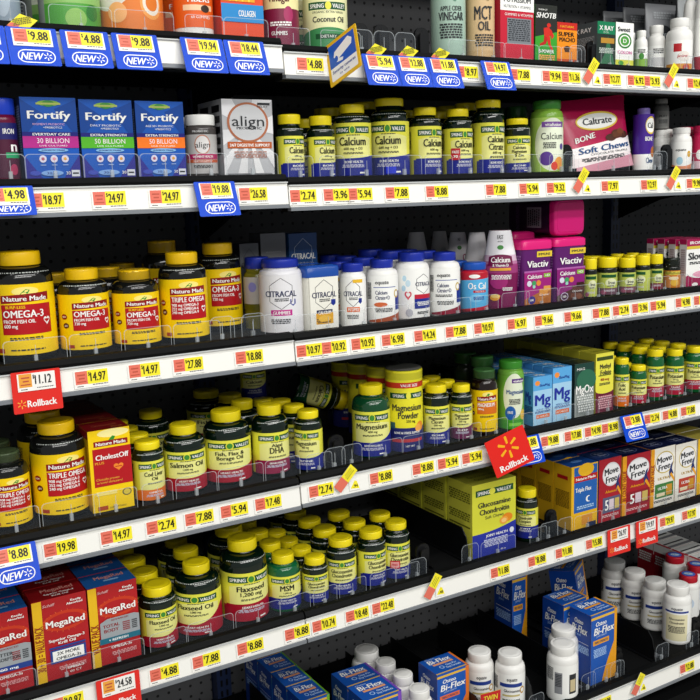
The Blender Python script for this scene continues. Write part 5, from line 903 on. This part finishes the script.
def holder(k, cx, p, kind='new', tilt=22, w=.0705, h=.0585, dx=0):
    X = strip_pos(k, cx); root = empty(kind+'_sign_holder' if kind == 'new' else 'rollback_sign_holder', (X, YS[k]-.010, ztop(k, X)+.0015), 0); root.rotation_euler = (math.radians(-tilt), 0, 0)
    b = MB(); b.prism(rrect(-w/2, w/2, -h, 0, .002), 'y', -.0008, .0008, NB if kind == 'new' else SR); 
    if kind == 'new':
        e = [('P', rrect(-.34, .40, .06, .41, .165), WHITE), ('P', rrect(-.32, .38, .085, .385, .145), NB), ('T', 'NEW', -.06, .235, .20, .42, WHITE, True, .3)]+spark(.25, .235, .085, WHITE, w/h)
        printing(b, e, lambda u, v, o: (u*w, -.0008-o, -h+v*h), w, h, step=5, o0=.0001, do=.00004)
    else:
        e = [('T', 'Rollback', .08, .22, .17, .60, WHITE, True)]+spark(-.33, .22, .09, mat('f0a83c'), w/h)
        printing(b, e, lambda u, v, o: (u*w, -.0008-o, -h+v*h), w, h, step=5, o0=.0001, do=.00004)
    b.build('plate', root)
    price_mesh(p, kind != 'new').build('price_card', root, (0, -.0011, -.0295))
    root['label'] = 'x'; PEND.append((root, k, X, p, kind)); return root
def flip(k, cx, p, ang=35, up=.0):
    # tag peeled up, its yellow end turned above the strip
    X = strip_pos(k, cx); b = MB(); b.box(-.026, .026, -.0004, 0, -.010, .010, TW)
    e = [('R', -.5, -.05, 0, 1, TR), ('R', -.05, .5, 0, 1, TY), ('R', .0, .42, .3, .38, C('8a8a20')), ('R', .0, .38, .5, .56, C('8a8a20')), ('R', .05, .4, .7, .76, C('8a8a20'))]
    printing(b, e, lambda u, v, o: (u*.052, -.0004-o, -.010+v*.020), .052, .02, step=5, o0=.0001, do=.00003)
    o = b.build('peeled_price_tag', None, (X, YS[k]-.0115, ztop(k, X)-.006+up), (math.radians(0), math.radians(-ang), 0)); PEND.append((o, k, X, p, 'peeled'))
    b = MB(); b.box(-.012, .012, -.0005, 0, 0, .020, TW); e = [('P', [(-.4, .2), (.4, .1), (.2, .8), (.0, .9)], TY), ('T', p, .05, .4, .3, .4, BLACK, True)]
    printing(b, e, lambda u, v, o: (u*.024, -.0005-o, v*.02), .024, .02, step=5, o0=.0001, do=.00003)
    o = b.build('price_tag', None, (X+.022, YS[k]-.0075, ztop(k, X)-.033), (math.radians(-5.5), 0, 0)); PEND.append((o, k, X+.022, p, 'stub'))
for cx, p in ((-22, '4.88'), (31, '9.88'), (84, '4.88'), (134, '9.88'), (201, '19.94'), (243, '18.44'), (378, '5.94'), (410, '12.88'), (441, '11.88'), (494, '14.97')): holder(1, cx, p)
for cx, p in ((311, '4.88'), (468, '8.97'), (521, '7.88'), (553, '9.94'), (572, '11.36'), (613, '12.77'), (637, '6.92'), (653, '3.93'), (696, '12.44')): price(1, cx, p)
flip(1, 590, '4', 55); flip(1, 670, '4', 55)
for cx, up in ((24, .018), (377, .016), (409, .016), (441, .016)):
    X = strip_pos(1, cx); b = MB(); s_ = .017; b.prism([(-s_*1.3, 0), (0, -s_*.75), (s_*1.3, 0), (0, s_*.75)], 'y', -.0004, .0004, TY)
    b.prism([(-s_*1.3, 0), (-s_*.6, -s_*.4), (-s_*.2, -s_*.1), (-s_*.9, .2*s_)], 'y', -.0006, -.0004, TR)
    e = fine(-.5, .5, .35, .08, C('7a7a20'), 4); printing(b, e, lambda u, v, o: (u*.026, -.0007-o, v*.02), .026, .02, step=5)
    o = b.build('peeled_price_tag', None, (X, YS[1]-.0075, ztop(1, X)+.008), (0, math.radians(-12), 0)); PEND.append((o, 1, X, 'yellow', 'corner'))
holder(2, 8, '4.98', h=.045); holder(2, 214, '19.88')
for cx, p in ((47, '18.97'), (110, '24.97'), (166, '24.97'), (254, '26.58'), (304, '2.74'), (337, '3.96'), (361, '5.94'), (398, '7.88'), (438, '8.88'), (497, '7.88'), (530, '5.94'), (557, '9.32'), (611, '7.97'), (650, '12.97'), (695, '9.98')): price(2, cx, p)
flip(2, 580, '4', 55); flip(2, 672, '4', 55)
holder(3, 36, '11.12', 'rollback', 3, .072, h=.062)
for cx, p in ((92, '14.97'), (145, '14.97'), (189, '27.88'), (250, '18.88'), (310, '10.97'), (335, '10.92'), (364, '10.92'), (394, '6.98'), (426, '14.24'), (457, '7.88'), (485, '10.97'), (518, '6.97'), (545, '9.66'), (574, '9.66'), (602, '7.88'), (622, '2.74'), (641, '3.96'), (659, '5.94'), (684, '4.98'), (702, '6.98')): price(3, cx, p)
holder(4, 12, '8.88')
for cx, p in ((61, '19.98'), (117, '14.97'), (162, '2.74'), (200, '7.88'), (235, '5.94'), (269, '17.48'), (322, '2.74'), (382, '8.88'), (424, '8.88'), (449, '5.94'), (473, '5.94'), (551, '9.88'), (574, '17.88'), (594, '14.98'), (611, '8.98'), (653, '2.74'), (671, '4.88'), (689, '7.88')): price(4, cx, p)
flip(4, 345, '.94', 45)
holder(4, 525, '3.88'); holder(4, 630, '3.88')
for cx, p in ((68, '19.97'), (165, '4.88'), (207, '7.88'), (251, '8.88'), (298, '8.88'), (325, '10.74'), (358, '18.48'), (384, '22.48'), (501, '11.88'), (538, '8.88'), (565, '11.88'), (595, '15.88'), (668, '29.97'), (690, '17.97')): price(5, cx, p)
holder(5, 118, '24.58', 'rollback', 3, .072, h=.055); holder(5, 618, '26.97', 'rollback', 3, .072, h=.062); holder(5, 646, '19.97', 'rollback', 3, .072, h=.062)
flip(5, 432, '.48', 55)
for cx, p in ((604, '14.98'), (688, '12.88')): price(6, cx, p)
flip(6, 637, '4', 55)
# hanging / standing signs
b = MB(); w, h = .085, .105
X = .8343; zc = ZC+.2212
YL = mat('e8b81c', .35)
pts = rrect(-.0393, .0393, -.0393, .0393, .002)
b.prism(pts, 'y', -.0006, .0006, YL)
e = [('P', rrect(-.42, .42, -.42, .42, .03), WHITE), ('R', -.42, .42, -.12, .42, mat('1c5cc0', .35)), ('P', [(-.28, .10), (-.24, .22), (.22, .36), (.34, .26), (.30, .14), (-.12, .02)], WHITE), ('P', [(-.20, .06), (-.12, .02), (.02, -.02), (-.02, -.08), (-.2, -.04)], WHITE), ('E', -.20, .04, .05, .07, mat('1c5cc0', .35)), ('T', 'Security cameras', 0, -.22, .07, .74, mat('1c3a90'), True), ('T', 'in use', 0, -.33, .06, .3, mat('1c3a90'))]
printing(b, e, lambda u, v, o: (u*.0786, -.0006-o, v*.0786), .0786, .0786, step=5, o0=.0001, do=.00005)
root = empty('security_sign', (X, -.045, zc), 0); tag(root, 'yellow edged diamond sign with a white camera on blue, clipped to the top shelf', 'sign')
M3 = b.build('sign_card', root)
# the card stands out from the shelf edge, seen aslant: turned about the upright axis, corner up
M3.rotation_euler = (math.radians(-12.2), math.radians(-21.8), math.radians(-76.2))
b = MB(); b.box(-.006, .006, .005, .04, -.012, -.0105, CLEAR); b.build('clip', root)
b = MB(); w, h = .0905, .079
b.prism(rrect(-w/2, w/2, -h/2, h/2, .002), 'y', -.0006, .0006, mat('e0241c', .3))
e = [('T', 'Rollback', .0, -.33, .17, .72, WHITE, True)]+spark(.0, .13, .25, mat('f2b01c', .3), w/h)
printing(b, e, lambda u, v, o: (u*w, -.0006-o, v*h), w, h, step=5, o0=.0001, do=.00005)
root = empty('rollback_sign', (1.2053, -.034, ZC-.5264), 0); tag(root, 'large red Rollback sign with a yellow spark, jutting over the fourth strip', 'sign')
M4 = b.build('sign_card', root); M4.rotation_euler = (math.radians(-3.8), math.radians(-18.9), math.radians(-12.5))
b = MB(); b.box(-.004, .004, 0, .028, -.002, .002, CLEAR); b.build('clip', root)
# twin pack tag
X0 = atY(490, 690, YS[6]+.03); b = MB(); tp = [('R', -.5, .5, .5, 1, mat('c81c24')), ('T', 'TWIN', 0, .86, .15, .7, mat('f0d83c'), True), ('T', 'PACK', 0, .66, .15, .7, mat('f0d83c'), True), ('T', '2x80', 0, .3, .14, .7, mat('5a4a10'), True), ('T', 'tablets', 0, .12, .07, .5, mat('5a4a10'))]
w, h = .048, .085; b.box(-w/2, w/2, -.0005, .0005, 0, h, mat('e0b81c', .35)); printing(b, tp, lambda u, v, o: (u*w, -.0005-o, v*h), w, h, step=5, o0=.0001)
q = atY(489, 672, rw[2]-rw[3]-.012)
tag(b.build('twin_pack_card', None, (q.x, rw[2]-rw[3]-.012, zdeck(6, 1)+.0005), (math.radians(4), 0, -.15)), 'red and yellow Twin Pack card leaning on the gold medallion bottle', 'card')
# ---- clear front stops ----------------------------------------------------
def stop_mesh(w, h):
    b = MB(); r = min(w*.25, .007 if w > .0451 or h < .04 else .012); p = rrect(-w/2, w/2, 0, h, r, 6)
    p = [(-w/2, 0), (w/2, 0)]+[q for q in p if q[1] > h-r-1e-6]
    b.prism(p, 'y', -.0007, .0007, CLEAR)
    n = len(p); t = .0011; q = [((x)*(1-2*t/w), (z-h/2)*(1-2*t/h)+h/2) for x, z in p]
    for y in (-.0009, ):
        vs = [(x, y, z) for x, z in p]+[(x, y, z) for x, z in q]
        b.add(vs, [(i, (i+1) % n, n+(i+1) % n, n+i) for i in range(1, n)], RIM)
    b.box(-.0025, .0025, -.0015, .004, 0, .012, RIM); b.box(-.0004, .0004, -.0012, .0, .012, h*.75, RIM)
    return b
def stops():
    for k, X, hw, words in FRONTS:
        w = max(.024, min(2*hw*1.04, .095)); h = .037 if k != 6 else .045
        o = stop_mesh(w, h).build('front_stop', None, (X, YS[k]+.024, zdeck(k, X)+.0004)); PEND.append((o, k, X, words, 'stop'))
stops()
def lane(k, px, py, words, pusher=True, n=1, w=.05):
    # an emptied lane: pusher paddle near the front, low divider walls running back
    X = atY(px, py, YS[k]+.06).x; z = zdeck(k, X)
    PB = mat('0d0e10', .3, name='black_plastic'); root = empty('shelf_pusher', (X, YS[k]+.035, z)); tag(root, words, 'shelf pusher')
    b = MB(); p = rrect(-.016, .016, 0, .058, .014, 6); b.prism(p, 'y', .012, .017, PB); b.prism(rrect(-.010, .010, .006, .05, .009, 6), 'y', .004, .012, PB); b.build('paddle', root)
    b = MB(); b.box(-.018, .018, 0, .32, 0, .004, PB); b.box(-.018, -.015, 0, .32, .004, .008, PB); b.box(.015, .018, 0, .32, .004, .008, PB); b.build('track', root)
    return root
def stop(k, px, py, words, w=.045, h=.042):
    X = atY(px, py, YS[k]+.024).x; o = stop_mesh(w, h).build('front_stop', None, (X, YS[k]+.024, zdeck(k, X)+.0004)); tag(o, words, 'shelf stop', 'clear front stops')
def wall(k, px, py, words, h=.055, L=.34):
    X = atY(px, py, YS[k]+.03).x; b = MB(); PB = mat('0d0e10', .3, name='black_plastic')
    b.prism([(0, 0), (L, 0), (L, h), (.02, h), (.006, h*.75), (0, h*.4)], 'x', -.0012, .0012, PB); b.box(-.008, .008, 0, L, 0, .003, PB); b.box(.008, .034, .01, .09, 0, .001, mat('4c4e52', .3)); b.box(.008, .034, .10, L, 0, .001, mat('2c2e32', .4))
    tag(b.build('lane_divider', None, (X, YS[k]+.03, zdeck(k, X)+.0004)), words, 'shelf divider', 'black lane dividers')
for px, wd in ((362, 'clear front stop in the empty top lane beside the camera sign'), (384, 'clear front stop in the empty top lane, middle'), (405, 'clear front stop in the empty top lane before the vinegar canister')):
    stop(1, px, 45, wd)
for px, wd in ((357, 'black shelf pusher left in the empty top lanes'), (378, 'black shelf pusher middle in the empty top lanes'), (418, 'black shelf pusher beside the vinegar canister'), (588, 'black shelf pusher beside the X Ray box')):
    lane(1, px, 40, wd)
stop(1, 577, 55, 'clear front stop before the pusher left of the X Ray box'); stop(1, 652, 60, 'clear front stop before the half hidden white bottle')
lane(2, 562, 160, 'black shelf pusher left of the crimson pouch'); stop(2, 571, 165, 'clear front stop left of the crimson pouch')
lane(2, 662, 160, 'black shelf pusher right of the purple bottle'); stop(2, 660, 165, 'clear front stop right of the purple bottle')
stop(3, 222, 325, 'clear front stop before the set-back omega bottle'); stop(3, 253, 322, 'clear front stop left of the wide gummies bottle')
lane(4, 333, 450, 'black shelf pusher beside the slim magnesium bottle'); stop(4, 335, 465, 'clear front stop right of the slim magnesium bottle'); stop(4, 352, 460, 'clear front stop left of the green magnesium bottle')
lane(5, 419, 540, 'black shelf pusher in the empty lane'); stop(5, 417, 560, 'clear front stop at the empty lane'); wall(5, 468, 545, 'black divider left of the yellow soft chew carton', h=.07)
stop(5, 470, 555, 'clear front stop at the left foot of the soft chew carton'); lane(5, 547, 520, 'black shelf pusher between the dark bottle and Triple Flex carton'); stop(5, 549, 527, 'clear front stop right of the dark bottle', w=.05)
stop(5, 565, 520, 'clear front stop at the left foot of the Triple Flex carton')
for px, py, wd in ((268, 715, 'black divider left of the green-edged cartons'), (326, 715, 'black divider between green- and purple-edged cartons'), (433, 715, 'black divider left of the orange-edged carton'), (533, 700, 'black divider right of the gold medallion bottle'), (575, 700, 'black divider left of the front Osteo Bi-Flex carton'), (654, 665, 'tall black divider left of the front cream-label bottle'), (482, 700, 'black divider behind the Twin Pack card')):
    wall(6, px, py, wd, h=.07)
lane(6, 612, 690, 'black shelf pusher right behind the front Osteo Bi-Flex carton'); lane(6, 690, 640, 'black shelf pusher at the right edge of the lowest shelf')
stop(6, 588, 690, 'clear front stop at the foot of the front Osteo Bi-Flex carton'); stop(6, 617, 676, 'clear front stop right of the front Osteo Bi-Flex carton'); stop(6, 662, 655, 'clear front stop left of the cream-label bottle'); stop(6, 692, 645, 'clear front stop at the right edge of the lowest shelf'); stop(6, 536, 705, 'clear front stop before the barcode-label bottle')
# labels of the many tags and stops
cnt = {}
for o, k, X, p, kind in PEND:
    nb = near(k, X) or 'the strip'
    nb = nb.split(',')[0]; nb = ' '.join(nb.split()[:6])
    if kind == 'stop':
        base = 'clear front stop before the '+' '.join(p.replace(',', '').split()[:10]); cat, g = 'shelf stop', 'clear front stops'
    elif kind == 'plain': base = 'price tag %s on the %s strip under the %s' % (p, ordn(k), nb); cat, g = 'price tag', 'price tags on the %s strip' % ordn(k)
    elif kind == 'new': base = 'blue NEW sign with price %s on the %s strip, at the %s' % (p, ordn(k), ' '.join(nb.split()[:3])); cat, g = 'sign', 'blue NEW signs'
    elif kind == 'rollback': base = 'red Rollback sign with price %s on the %s strip' % (p, ordn(k)); cat, g = 'sign', 'red Rollback signs'
    elif kind == 'corner': base = 'yellow tag corner peeled up above the %s strip at the %s' % (ordn(k), nb); cat, g = 'price tag', 'peeled yellow tags'
    elif kind == 'peeled': base = 'peeled red and yellow tag on the %s strip at the %s' % (ordn(k), nb); cat, g = 'price tag', 'peeled yellow tags'
    else: base = 'white tag stub beside the peeled tag at the %s' % nb; cat, g = 'price tag', 'price tags on the %s strip' % ordn(k)
    base = ' '.join(base.split()[:16])
    cnt.setdefault(base, []).append((X, o)); tag(o, base, cat, g)
for base, l in cnt.items():
    if len(l) > 1:
        l.sort(key=lambda q: q[0]); nm_ = ['left', 'right'] if len(l) == 2 else ['left', 'middle', 'right'] if len(l) == 3 else ['first', 'second', 'third', 'fourth', 'fifth', 'sixth', 'seventh', 'eighth']
        for (x, o), wd in zip(l, nm_): o['label'] = ' '.join(base.split()[:11])+', %s one' % wd
# groups: what repeats on one shelf carries one phrase
from collections import defaultdict
gg = defaultdict(list)
for o in bpy.data.objects:
    if o.parent is None and 'category' in o.keys() and 'group' not in o.keys():
        h_ = o.location.z-ZC; kk = max([q for q in range(1, 7) if ZS[q] > h_-.03] or [1])
        gg[(o.name.split('.')[0], kk)].append(o)
for (nme, kk), l in gg.items():
    if len(l) > 1:
        w_ = nme.replace('_', ' '); w_ += 'es' if w_.endswith(('x', 'ch')) else 's'
        for o in l: o['group'] = '%s on the %s shelf' % (w_, ordn(kk))
# plain wording for the labels
for o in bpy.data.objects:
    if 'label' in o.keys():
        t = o['label']
        for a_, b_ in (('Osteo Bi-Flex ', 'joint '), (' reading Osteo Bi-Flex', ''), ('Osteo Bi-Flex', 'joint'), ('Fortify ', ''), ('silver align ', 'silver '), ('clear align ', 'clear '), ('Caltrate ', ''), ('Citracal ', 'calcium '), (' reading Os Cal', ' of calcium'), ('Triple Flex', 'joint'), ('CholestOff Plus ', 'cholesterol '), ('MegaRed', 'krill oil'), ('Move Free', 'joint'), ('Slow Fe', 'iron'), ('MgOx', 'magnesium'), ('white Ultra', 'white joint'), ('Super Macho', 'red-topped'), ('with a green X Ray top', 'with a green top'), ('the dark X Ray box', 'the dark green-topped box'), ('X Ray', 'green-topped'), ('Total Body', 'grey'), ('30 Billion', '"30 billion"'), ('50 Billion', '"50 billion"')):
            t = t.replace(a_, b_)
        t = t.replace('clear align', 'clear jar')
        if o.name.startswith(('price', 'peeled', 'new_', 'front_stop', 'rollback_s')):
            sg_ = [q.split() for q in t.split(',')]
            for q in sg_:
                while len(q) > 2 and q[-1] in ('the', 'a', 'with', 'of', 'at', 'in', 'to', 'and', 'its', 'on'): q.pop()
            t = ', '.join(' '.join(q) for q in sg_)
        o['label'] = t
